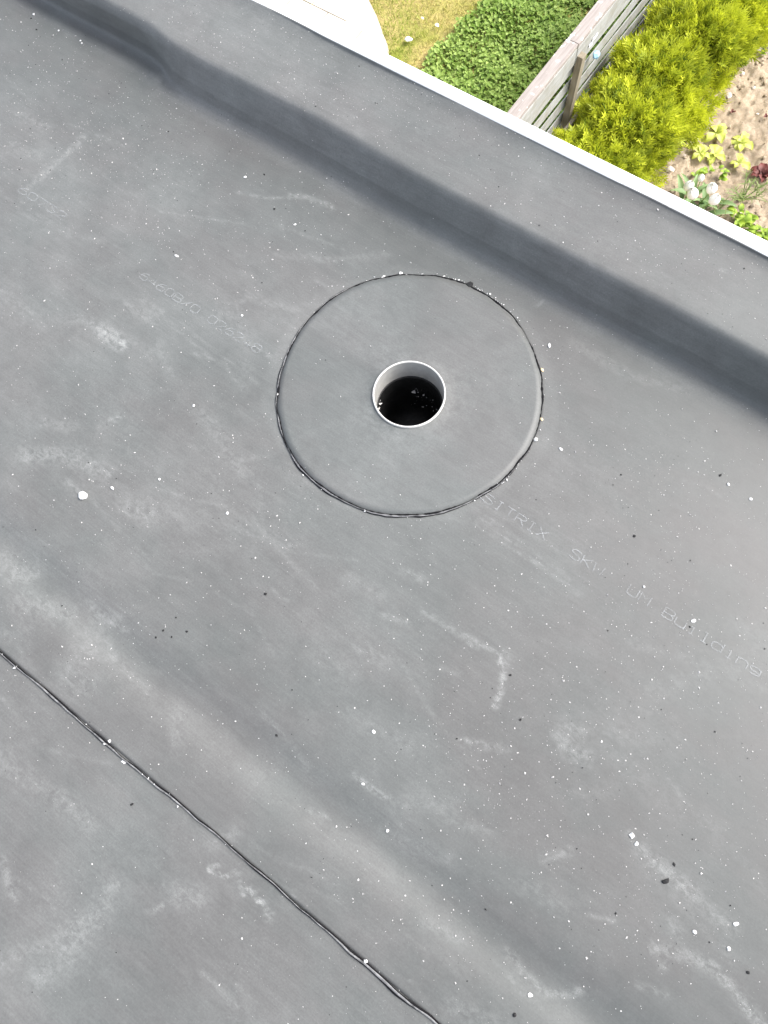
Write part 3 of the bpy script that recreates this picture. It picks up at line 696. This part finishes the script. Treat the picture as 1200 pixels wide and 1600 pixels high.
# lawn and clover side
lm = Mat('lawn_base', 0.95, 0.1)
lm.color(lm.mix(lm.rng(lm.noise(2.2, 5, 0.6), .38, .62), (0.44, 0.35, 0.14), (0.25, 0.27, 0.05)))
lm.bump(lm.noise(80, 5, .7), .8, .02)
gx2 = np.arange(-8.0, -1.85, .05); gy2 = np.arange(1.5, 14.0, .05)
X, Y = np.meshgrid(gx2, gy2, indexing='ij')
tag(link('lawn', mesh_np('lawn', np.stack([X, Y, GZ + .012 * fbm(X, Y, 8, 2.0, 4) - .01], 2).reshape(-1, 3), grid_faces(len(gx2), len(gy2)), lm.m)), kind='structure')
def foliage_mat(name, a, b, c=None, rough=.55, transl=0.25):
    m = Mat(name, rough, .3)
    t = m.attr('tone')
    col = m.mix(t, a, b)
    m.color(col)
    tl = m.n('ShaderNodeBsdfTranslucent'); ad = m.n('ShaderNodeMixShader'); ad.inputs[0].default_value = transl
    m.L(col, tl.inputs[0]); m.L(m.b.outputs[0], ad.inputs[1]); m.L(tl.outputs[0], ad.inputs[2])
    m.L(ad.outputs[0], m.t.nodes['Material Output'].inputs[0])
    return m.m
def tone_mesh(name, V, F, tone, mat, smooth=False):
    me = mesh_np(name, V, F, mat, smooth); set_attr(me, 'tone', tone); return me

# grass blades
GRASS = foliage_mat('dry_grass', (0.56, 0.45, 0.17), (0.28, 0.35, 0.05), transl=.2)
nb = 26000
bx = nr.uniform(-5.5, -2.95, nb); by = nr.uniform(3.6, 6.6, nb)
ct = np.clip(0.42 + .34 * fbm(bx, by, 12, 2.2, 3) + nr.normal(0, .22, nb) + 0.45 * np.exp(-(((bx + 3.55) / .16) ** 2 + ((by - 4.55) / .35) ** 2)), 0, 1)
# curved border to the paving
def patio_edge(y): return np.interp(y, [3.0, 4.2, 4.45, 4.553, 4.633, 4.79, 4.909, 5.4, 7.0], [-3.45, -3.52, -3.57, -3.637, -3.751, -3.936, -4.117, -4.8, -6.2])
keep = bx > patio_edge(by)
bx, by, ct = bx[keep], by[keep], ct[keep]; nb = len(bx)
a = nr.random(nb) * 6.28; hgt = nr.uniform(.018, .045, nb); lean = nr.uniform(.01, .035, nb); la = nr.random(nb) * 6.28
wx, wy = np.cos(a) * .0035, np.sin(a) * .0035
z0 = np.full(nb, GZ - .005)
V = np.stack([np.stack([bx - wx, by - wy, z0], 1), np.stack([bx + wx, by + wy, z0], 1), np.stack([bx + np.cos(la) * lean, by + np.sin(la) * lean, z0 + hgt], 1)], 1).reshape(-1, 3)
tag(link('grass', tone_mesh('grass', V, np.arange(3 * nb).reshape(-1, 3), np.repeat(ct, 3), GRASS)), 'yellowed short lawn grass beside the pale paving', 'grass', kind='stuff')

# clover: dense small leaves in the bed beside the fence
CLV = foliage_mat('clover_leaf', (0.15, 0.25, 0.03), (0.36, 0.47, 0.12), transl=.25)
nl = 36000
lx = nr.uniform(-3.35, -1.90, nl); ly = nr.uniform(3.3, 7.6, nl)
hz = .035 + .028 * fbm(lx, ly, 22, 7.0, 4) + nr.uniform(-.030, .022, nl)
edgex = -3.225 + .03 * np.sin(ly * 5) + .02 * np.sin(ly * 17)
keep = lx > edgex + nr.normal(0, .02, nl); lx, ly, hz = lx[keep], ly[keep], hz[keep]; nl = len(lx)
s = nr.uniform(.011, .021, nl); a = nr.random(nl) * 6.28; tx = nr.normal(0, .42, nl); ty = nr.normal(0, .42, nl)
shape = np.array([(-1.0, 0, 0), (-.35, -.75, .18), (.55, -.62, .18), (1.05, 0, -.08), (.55, .62, .18), (-.35, .75, .18), (0, 0, -.12)])
L0 = shape[None] * s[:, None, None]
c_, s_ = np.cos(a)[:, None], np.sin(a)[:, None]
x = L0[:, :, 0] * c_ - L0[:, :, 1] * s_; y = L0[:, :, 0] * s_ + L0[:, :, 1] * c_; z = L0[:, :, 2] + x * tx[:, None] + y * ty[:, None]
V = np.stack([x + lx[:, None], y + ly[:, None], z + (GZ + hz)[:, None]], 2).reshape(-1, 3)
fc = np.array([(6, i, (i + 1) % 6) for i in range(6)])
F = (fc[None] + 7 * np.arange(nl)[:, None, None]).reshape(-1, 3)
tn = np.clip(.45 + nr.normal(0, .25, nl) + .2 * fbm(lx, ly, 30, 3.0, 3), 0, 1)
tag(link('clover_leaves', tone_mesh('clover_leaves', V, F, np.repeat(tn, 7), CLV)), 'dense bed of small rounded green leaves between lawn and fence', 'ground cover', kind='stuff')

# patio paving
PAV = plain('pale_paving', (0.56, 0.525, 0.46), 0.85, 0.10, 9, .3, .002)
SAND = plain('paving_bed', (0.46, 0.40, 0.31), 0.95, 0.1, 30)
pat = tag(empty('patio', (0, 0, GZ)), kind='structure')
mb = MB()
ysq = np.linspace(2.2, 6.6, 60)
rows = [[(-7.2, yy, .012), (float(patio_edge(yy)) - .0, yy, .012)] for yy in ysq]
mb.grid([[Vector(p) for p in r] for r in rows]).build('paving_bed', SAND, pat)
slab_me = {}
for iy in range(11):
    for ix in range(9):
        y0 = 2.2 + iy * .40; x1 = -3.36 - ix * .40 - (.2 if iy % 2 else 0)
        if x1 - .385 < -7.1: continue
        # slabs at the curved border are cut to it
        e = [min(x1, float(patio_edge(yy)) - .012) for yy in (y0, y0 + .19, y0 + .385)]
        if min(e) < x1 - .33: continue
        top = .030 + rnd.uniform(-.002, .002)
        b = MB(); xl = x1 - .385
        ring_ = [(xl, y0), (e[0], y0), (e[1], y0 + .19), (e[2], y0 + .385), (xl, y0 + .385)]
        k = len(ring_)
        b.v = [(q[0], q[1], .006) for q in ring_] + [(q[0], q[1], top) for q in ring_]
        b.f = [tuple(range(k, 2 * k))] + [(i, (i + 1) % k, k + (i + 1) % k, k + i) for i in range(k)]
        b.build('paving_slab', PAV, pat)

# white scraps on the lawn
SCR = plain('white_scrap', (0.78, 0.77, 0.74), .8, .05, 50)
for k, (p, r, lab) in enumerate([((-3.5367, 4.7091, -3.3700), .030, 'larger white scrap lying on the yellowed lawn near the roof edge'), ((-3.4093, 4.9785, -3.3700), .018, 'smaller white scrap lying on the lawn near the green leaf bed'), ((-3.5714, 4.9795, -3.3700), .012, 'tiny pale scrap on the lawn, farthest from the roof')]):
    chip('white_scrap', SCR, (p[0], p[1], GZ + .03), r, 500 + k, .5, lab, 'white scraps on the lawn', 'scrap', 1.3)

# ------------------------------------------------------------------ fence
wm = Mat('weathered_wood', 0.85, .25)
g1 = wm.noise(1.0, 6, .7, wm.vec((60, 3, 60))); g2 = wm.noise(9, 5, .6)
c = wm.mix(wm.rng(g1, .3, .7), (0.23, 0.235, 0.22), (0.36, 0.36, 0.345))
c = wm.mix(wm.rng(g2, .45, .7), c, (0.23, 0.22, 0.185)); wm.color(c); wm.bump(g1, .4, .003)
cm = Mat('weathered_cap', 0.85, .25)
g1 = cm.noise(1.0, 6, .7, cm.vec((70, 4, 60))); g2 = cm.noise(16, 4, .6)
c = cm.mix(cm.rng(g1, .3, .7), (0.22, 0.19, 0.17), (0.34, 0.305, 0.28))
c = cm.mix(cm.rng(g2, .60, .66), c, (0.62, 0.60, 0.56)); cm.color(c); cm.bump(g1, .4, .003)
pm = Mat('brown_post', 0.85, .25)
g1 = pm.noise(1.0, 6, .7, pm.vec((60, 60, 4)))
pm.color(pm.mix(pm.rng(g1, .3, .7), (0.17, 0.145, 0.105), (0.27, 0.235, 0.175))); pm.bump(g1, .4, .003)
km = plain('kick_board', (0.36, 0.31, 0.26), .9, .2, 14)
FX = -1.79
fence = tag(empty('wooden_fence', (FX, 2.4, GZ)), 'weathered grey slatted wooden fence between the leaf bed and the golden hedge', 'fence')
FT = -2.33 - GZ     # top of rail above the ground
bays = [(0.02, 1.86), (1.86, 3.68), (3.68, 5.50), (5.50, 7.30)]
mb = MB()
for a0, b0 in bays:
    MB().box((0.0, (a0 + b0) / 2, FT - .016), (.094, b0 - a0 - .003, .032), jit=.002).build('cap_rail', cm.m, fence, bevel=.004)
    MB().box((.036, (a0 + b0) / 2, FT - .034 - .062), (.030, b0 - a0 - .004, .122), jit=.002).build('top_board', wm.m, fence, bevel=.003)
    z = FT - .034 - .124 - .022
    for k in range(6):
        hgt = rnd.uniform(.070, .084)
        nseg = 9; rows = []
        ph = rnd.uniform(0, 6.28); am = rnd.uniform(.004, .013); tw = rnd.uniform(-.01, .01)
        b = MB()
        pr = []
        for q in range(nseg):
            t = q / (nseg - 1); yy = a0 + .004 + (b0 - a0 - .008) * t
            dz = am * math.sin(ph + t * 7.0); dx = tw * (t - .5) + .002 * math.sin(ph * 2 + 7 * t)
            e = rnd.uniform(-.003, .003)
            pr.append([Vector((.023 + dx, yy, z + dz)), Vector((.030 + dx, yy, z + dz)), Vector((.030 + dx + .004, yy, z - hgt + dz + e)), Vector((.023 + dx + .004, yy, z - hgt + dz + e)), Vector((.023 + dx, yy, z + dz))])
        b.grid(pr); b.f.append((0, 1, 2, 3)); m_ = len(b.v) - 5; b.f.append((m_ + 3, m_ + 2, m_ + 1, m_))
        b.build('slat', wm.m, fence)
        z -= hgt + rnd.uniform(.050, .066)
for yy in (0.0, 1.90, 3.70, 5.52, 7.32):
    MB().box((.062, yy, FT / 2 - .10), (.052, .060, FT), rot=Matrix.Rotation(R(1.0), 3, 'Y') if yy == 1.90 else None, jit=.002).build('fence_post', pm.m, fence, bevel=.003)
for a0, b0 in ((0, 2.5), (2.5, 5.0), (5.0, 7.35)):
    MB().box((.105, (a0 + b0) / 2, .35), (.030, b0 - a0 - .006, .13), jit=.003).build('kick_board', km, fence, bevel=.003)
GAPW = plain('bright_gap_strip', (0.8, 0.8, 0.8), .4, .02, 20)  # white strips added in place of bright gaps between the slats
for p, lab in (((-1.7102, 4.5072, -2.4500), 'larger white strip added for a bright gap in the fence slats past the post'), ((-1.7122, 4.4582, -2.4700), 'smaller white strip added for a bright gap in the fence slats next to the post')):
    o = MB().box((0, 0, 0), (.004, .07 if 'larger' in lab else .05, .022)).build('bright_gap_strip', GAPW)
    o.location = (FX + .058, p[1], p[2] if len(p) > 2 else -2.46); tag(o, lab, 'tag', 'white strips for bright gaps in the fence')
BLU = plain('blue_plastic', (0.25, 0.42, 0.56), .4, .25, 60)
p = (-1.7070, 4.5644, -2.6200)
o = chip('blue_plastic_scrap', BLU, (FX + .075, p[1], -2.62), .030, 611, .9, 'crumpled pale blue plastic scrap caught on the fence slats', None, 'scrap', 1.1)

# ------------------------------------------------------------------ golden conifer hedge, each shrub its own thing
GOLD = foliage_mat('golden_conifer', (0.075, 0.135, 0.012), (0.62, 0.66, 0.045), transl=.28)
BARK = plain('conifer_bark', (0.10, 0.065, 0.04), .9, .3, 40)
def shrub_mesh(seed, rad, hgt, ns):
    g = np.random.default_rng(seed)
    th = g.random(ns) * 6.28; tt = g.random(ns) ** .75
    prof = rad * np.clip(1.02 - .55 * np.clip(tt - .45, 0, 1) ** 1.4 * 1.8, .1, 1)
    lump = 1 + .20 * np.sin(3 * th + 5 * tt + seed) + .15 * np.sin(7 * th - 11 * tt + seed * 2) + .08 * np.sin(13 * th + 17 * tt)
    dep = np.where(g.random(ns) < .72, 1 - .10 * g.random(ns), .45 + .5 * g.random(ns))
    topm = g.random(ns) < .30
    rr = np.where(topm, np.sqrt(g.random(ns)) * rad * .85, prof * dep) * lump
    z = np.where(topm, hgt * (.86 + .15 * g.random(ns) - .25 * (rr / rad) ** 2) + .04 * np.sin(9 * th + 20 * rr), .03 + tt * hgt * .93)
    p = np.stack([rr * np.cos(th), rr * np.sin(th), z], 1)
    out = np.stack([np.cos(th), np.sin(th), 0 * th], 1)
    d = out * (.75 * (1 - .6 * topm))[:, None] + np.array([0, 0, .75]) + .42 * g.normal(size=(ns, 3)); d /= np.linalg.norm(d, axis=1)[:, None]
    sd = np.cross(d, g.normal(size=(ns, 3))); sd /= np.linalg.norm(sd, axis=1)[:, None]
    L = g.uniform(.05, .13, ns)
    k = 7; Vs = []; Fs = []; T = []
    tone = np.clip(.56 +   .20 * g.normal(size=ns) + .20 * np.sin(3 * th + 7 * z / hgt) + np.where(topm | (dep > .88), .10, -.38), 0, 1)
    for q in range(k):                     # one spray = a flat fan of narrow leaflets off a stem
        u = (q // 2) / 3.2; side = 1 if q % 2 else -1
        if q == 6: base = p + d * (L * .3)[:, None]; tip = p + d * L[:, None]
        else:
            base = p + d * (L * u * .75)[:, None]
            tip = base + (d * .75 + sd * side * .62) * (L * (.52 - .2 * u))[:, None]
        tip = tip + g.normal(size=(ns, 3)) * .004
        nrm_ = np.cross(tip - base, np.cross(d, sd)); nrm_ /= np.maximum(np.linalg.norm(nrm_, axis=1), 1e-6)[:, None]
        hw = (L * .048)[:, None]
        mid = base * .55 + tip * .45
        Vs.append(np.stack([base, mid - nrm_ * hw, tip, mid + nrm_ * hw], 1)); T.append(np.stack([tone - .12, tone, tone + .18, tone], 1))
    Vv = np.stack(Vs, 1).reshape(-1, 3); Tv = np.clip(np.stack(T, 1).reshape(-1), 0, 1)
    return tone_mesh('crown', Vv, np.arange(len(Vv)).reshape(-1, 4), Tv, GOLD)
crowns = [shrub_mesh(s_, .36, .64, 5200) for s_ in (3, 8, 15)]
tk = MB(); tk.tube([(0, 0, -.05), (.01, 0, .2), (0, .01, .5)], [.025, .02, .006], 7)
for k in range(9):
    a = k * 2.4; z = .08 + .04 * k
    tk.tube([(0, 0, z), (.13 * math.cos(a), .13 * math.sin(a), z + .08), (.24 * math.cos(a), .24 * math.sin(a), z + .2)], [.009, .006, .002], 5)
tk_me = tk.me('trunk', BARK, True)
HL = ['golden hedge conifer nearest the roof edge', 'second golden hedge conifer from the roof edge', 'third golden hedge conifer from the roof edge',
      'fourth golden hedge conifer from the roof edge', 'fifth golden hedge conifer from the roof edge', 'sixth golden hedge conifer, at the top of the view', 'farthest golden hedge conifer behind all the others']
for k, (x, y, s_) in enumerate([(-1.30, 3.98, .98), (-1.28, 4.42, 1.0), (-1.31, 4.90, 1.0), (-1.27, 5.40, 1.03), (-1.30, 5.90, 1.0), (-1.25, 6.4, 1.05), (-1.28, 6.95, 1.0)]):
    t = tag(empty('golden_conifer', (x, y, GZ), rnd.random() * 6.28), HL[k], 'shrub', 'golden conifers of the hedge'); t.scale = (s_, s_, s_ * rnd.uniform(.94, 1.06))
    link('crown', crowns[k % 3], t); link('trunk', tk_me, t)

# ------------------------------------------------------------------ bed plants
def leaf_mesh(name, L, W, mat, curl=.5, rise=.6, fold=.25, tone=(0, 1), ruff=0.0, seed=0, obov=.65, n=7, m=5):
    """leaf growing from the origin along +X, rising then curling over"""
    g = np.random.default_rng(seed); rows = []; tn = []
    for i in range(n):
        t = i / (n - 1); xx = L * (t - .18 * curl * t * t * t); zz = L * (rise * t - curl * t * t)
        wv = W * (math.sin(math.pi * min(1, t ** obov * .97 + .02)) ** .8)
        for j in range(m):
            q = j / (m - 1) * 2 - 1
            rows.append((xx + ruff * L * .3 * g.normal() * abs(q), q * wv / 2, zz + fold * abs(q) * wv / 2 + ruff * L * g.normal() * abs(q)))
            tn.append(tone[0] + (tone[1] - tone[0]) * t)
    me = tone_mesh(name, rows, grid_faces(n, m), np.clip(tn, 0, 1), mat, True); return me
LET = foliage_mat('lettuce_leaf', (0.62, 0.66, 0.22), (0.62, 0.68, 0.12), transl=.25)
GRN = foliage_mat('fresh_green_leaf', (0.10, 0.20, 0.025), (0.33, 0.45, 0.04), transl=.25)
TUL = foliage_mat('tulip_leaf', (0.10, 0.18, 0.07), (0.26, 0.36, 0.15), transl=.2)
RED = foliage_mat('red_leaf', (0.075, 0.022, 0.018), (0.20, 0.055, 0.045), transl=.15)
FEA = foliage_mat('grey_green_sprig', (0.13, 0.18, 0.05), (0.27, 0.33, 0.10), transl=.2)
WHT = plain('white_petal', (0.84, 0.84, 0.82), .5, .02, 20)
def rosette(name, x, y, leaves, label, cat, group, rz):
    t = tag(empty(name, (x, y, soil_z(x, y)), rz), label, cat, group)
    for (me, az, tilt, sc) in leaves:
        o = link('leaf', me, t, (0, 0, .01)); o.rotation_euler = (0, tilt, az); o.scale = (sc, sc, sc)
    return t
lets = [leaf_mesh('leaf', .15, .075, LET, .75, .70, .35, (.1, 1.0), .045, s_, 1.25, 9, 7) for s_ in (1, 2, 3)]
lset = [((-0.7754, 5.2225, -3.3300), 'pale lettuce plant nearest the hedge, farthest up the bed', 8, 1.0), ((-0.5708, 5.2650, -3.3300), 'pale lettuce plant farthest right in the bed', 8, .95), ((-0.7820, 4.9592, -3.3300), 'pale lettuce plant touching its right neighbour, next to the hedge', 6, .92),
        ((-0.6842, 5.0201, -3.3300), 'pale lettuce plant touching its left neighbour', 7, .95), ((-0.4831, 5.0331, -3.3300), 'small pale lettuce plant nearest the red plant', 5, .85)]
for k, (p, lab, n_, sc) in enumerate(lset):
    L_ = [(lets[(i + k) % 3], i * 6.28 / n_ + rnd.uniform(-.35, .35), rnd.uniform(-.25, .15), sc * rnd.uniform(.55, .95)) for i in range(n_)]
    L_ += [(lets[i % 3], rnd.uniform(0, 6.28), rnd.uniform(-.9, -.55), sc * .55) for i in range(3)]
    rosette('lettuce', p[0], p[1], L_, lab, 'lettuce', 'pale lettuces in the soil bed', rnd.random() * 6)
# red-leaved plants
reds = [leaf_mesh('leaf', .11, .07, RED, .6, .8, .3, (.0, 1), .08, s_, 1.1, 9, 7) for s_ in (5, 6)]
p = (-0.2713, 5.0284, -3.3400)
rosette('red_lettuce', p[0], p[1], [(reds[i % 2], i * .9 + rnd.uniform(-.3, .3), rnd.uniform(-.4, .1), rnd.uniform(.75, 1.05)) for i in range(9)], 'dark red leafy lettuce at the right edge of the bed', 'lettuce', None, .3)
for q, lab in (((-0.7703, 5.4809, -3.3800), 'tiny reddish seedling left of the upper pair of lettuces'), ((-0.5196, 5.5725, -3.3800), 'tiny reddish seedling at the right edge above the lettuces')):
    rosette('red_seedling', q[0], q[1], [(reds[i % 2], i * 1.9, -.2, .28) for i in range(3)], lab, 'seedling', 'reddish seedlings', .4)
# green weeds
gl = [leaf_mesh('leaf', .07, .045, GRN, .6, .6, .2, (.2, 1), .03, s_) for s_ in (11, 12)]
def weed(name, px, n_, spread, h_, sc, mats, lab, cat, group=None):
    t = tag(empty(name, (px[0], px[1], soil_z(px[0], px[1]))), lab, cat, group)
    st = MB(); ends = []
    for k in range(max(2, n_ // 5)):
        a = rnd.random() * 6.28; e = Vector((spread[0] * rnd.uniform(-1, 1), spread[1] * rnd.uniform(-1, 1), h_ * rnd.uniform(.6, 1)))
        st.tube([(0, 0, -.01), tuple(e * .5 + Vector((0, 0, h_ * .12))), tuple(e)], [.004, .003, .002], 5); ends.append(e)
    st.build('stem', GRNS, t)
    for k in range(n_):
        e = rnd.choice(ends); u = rnd.uniform(.35, 1)
        o = link('leaf', rnd.choice(mats), t, tuple(e * u + Vector((0, 0, h_ * .1 * (1 - u))))); s_ = sc * rnd.uniform(.6, 1.1)
        o.rotation_euler = (rnd.uniform(-.3, .3), rnd.uniform(-.5, .3), rnd.random() * 6.28); o.scale = (s_, s_, s_)
    return t
GRNS = plain('green_stem', (0.16, 0.24, 0.06), .6, .15, 60)
weed('green_weed', (-0.6795, 4.8238, -3.3600), 20, (.11, .10), .05, .8, gl, 'low green weed sprawling just below the touching lettuces', 'plant')
weed('green_weed', (-0.5440, 4.8344, -3.3600), 12, (.05, .05), .07, .8, gl, 'small bright green weed above the white tulips', 'plant')
fe = [leaf_mesh('leaf', .07, .008, FEA, .3, .7, .1, (.1, 1), 0, s_, .5, 5, 3) for s_ in (21, 22)]
weed('feathery_plant', (-0.2969, 4.7493, -3.3400), 90, (.15, .17), .14, 1.0, fe, 'greyish feathery plant right of the white tulips', 'plant')
weed('feathery_plant', (-0.2186, 4.8485, -3.3600), 22, (.05, .06), .08, .8, fe, 'small greyish sprig beside the feathery plant', 'plant')
weed('feathery_plant', (-0.3833, 4.5129, -3.3600), 40, (.07, .07), .12, .9, fe, 'greyish sprig between the white tulips and the lime green plants', 'plant')
for k, (q, lab) in enumerate([((-0.2630, 4.5367, -3.3500), 'small lime green plant nearest the tulips in the row by the roof edge'), ((-0.1903, 4.5332, -3.3500), 'second lime green plant in the row by the roof edge'), ((-0.0936, 4.5031, -3.3500), 'third lime green plant in the row by the roof edge'), ((-0.0006, 4.4995, -3.3500), 'lime green plant at the right end of the row by the roof edge')]):
    weed('lime_green_plant', q, 22, (.09, .09), .08, 1.05, gl, lab, 'plant', 'lime green plants by the roof edge')
weed('green_weed', (-0.8669, 6.1816, -3.3800), 14, (.10, .08), .03, .7, gl, 'thin green weed on the soil at the foot of the hedge', 'plant')

# white tulips: one clump with blooms, stems and leaves
tc = (-0.5944, 4.5200, -3.3000)
tul = tag(empty('white_tulips', (tc[0], tc[1], GZ)), 'clump of white tulips with broad green leaves by the roof edge', 'flowers')
def bloom_mesh():
    Vb = []; Fb = []
    for k in range(6):
        a0 = k * math.pi / 3; rs = 1.0 if k % 2 else .93; n, m = 7, 5; b = len(Vb)
        for i in range(n):
            t = i / (n - 1); r = .033 * rs * math.sin(math.pi * min(1, .18 + .80 * t)) ** .7 + .002; z = .075 * t
            half = .62 * math.sin(math.pi * (.12 + .86 * t)) ** .6
            for j in range(m):
                q = j / (m - 1) * 2 - 1; a = a0 + q * half
                Vb.append((r * math.cos(a) * (1 - .05 * q * q), r * math.sin(a) * (1 - .05 * q * q), z))
        Fb += [tuple(b + v for v in f) for f in grid_faces(n, m).tolist()]
    return mesh_np('bloom', Vb, Fb, WHT)
bm_ = bloom_mesh()
for p, sc in (((-0.6751, 4.3776, -3.1300), 1.1), ((-0.5931, 4.3146, -3.1000), 1.25), ((-0.5097, 4.4506, -3.1200), 1.2), ((-0.4556, 4.3600, -3.1200), 1.2), ((-0.6282, 4.5307, -3.1600), .75)):
    q = Vector((p[0] - tc[0], p[1] - tc[1], p[2] - GZ))
    o = link('bloom', bm_, tul, tuple(q - Vector((0, 0, .035)))); o.rotation_euler = (rnd.uniform(-.5, .1), rnd.uniform(-.3, .5), rnd.random() * 6); o.scale = (sc, sc, sc)
    foot = Vector((q.x * .35, q.y * .35, -.02))
    MB().tube([foot, foot * .4 + q * .6 - Vector((0, 0, .03)), q - Vector((0, 0, .033))], [.005, .0045, .004], 6).build('stem', GRNS, tul, True)
tl_ = [leaf_mesh('leaf', .24, .055, TUL, .55, .95, .35, (.1, .9), .006, s_, .6, 8, 5) for s_ in (31, 32)]
for k in range(17):
    o = link('leaf', tl_[k % 2], tul, (rnd.uniform(-.10, .12), rnd.uniform(-.08, .06), .0)); s_ = rnd.uniform(.6, 1.05)
    o.rotation_euler = (rnd.uniform(-.2, .2), rnd.uniform(-.35, .25), k * 2.4); o.scale = (s_, s_, s_)
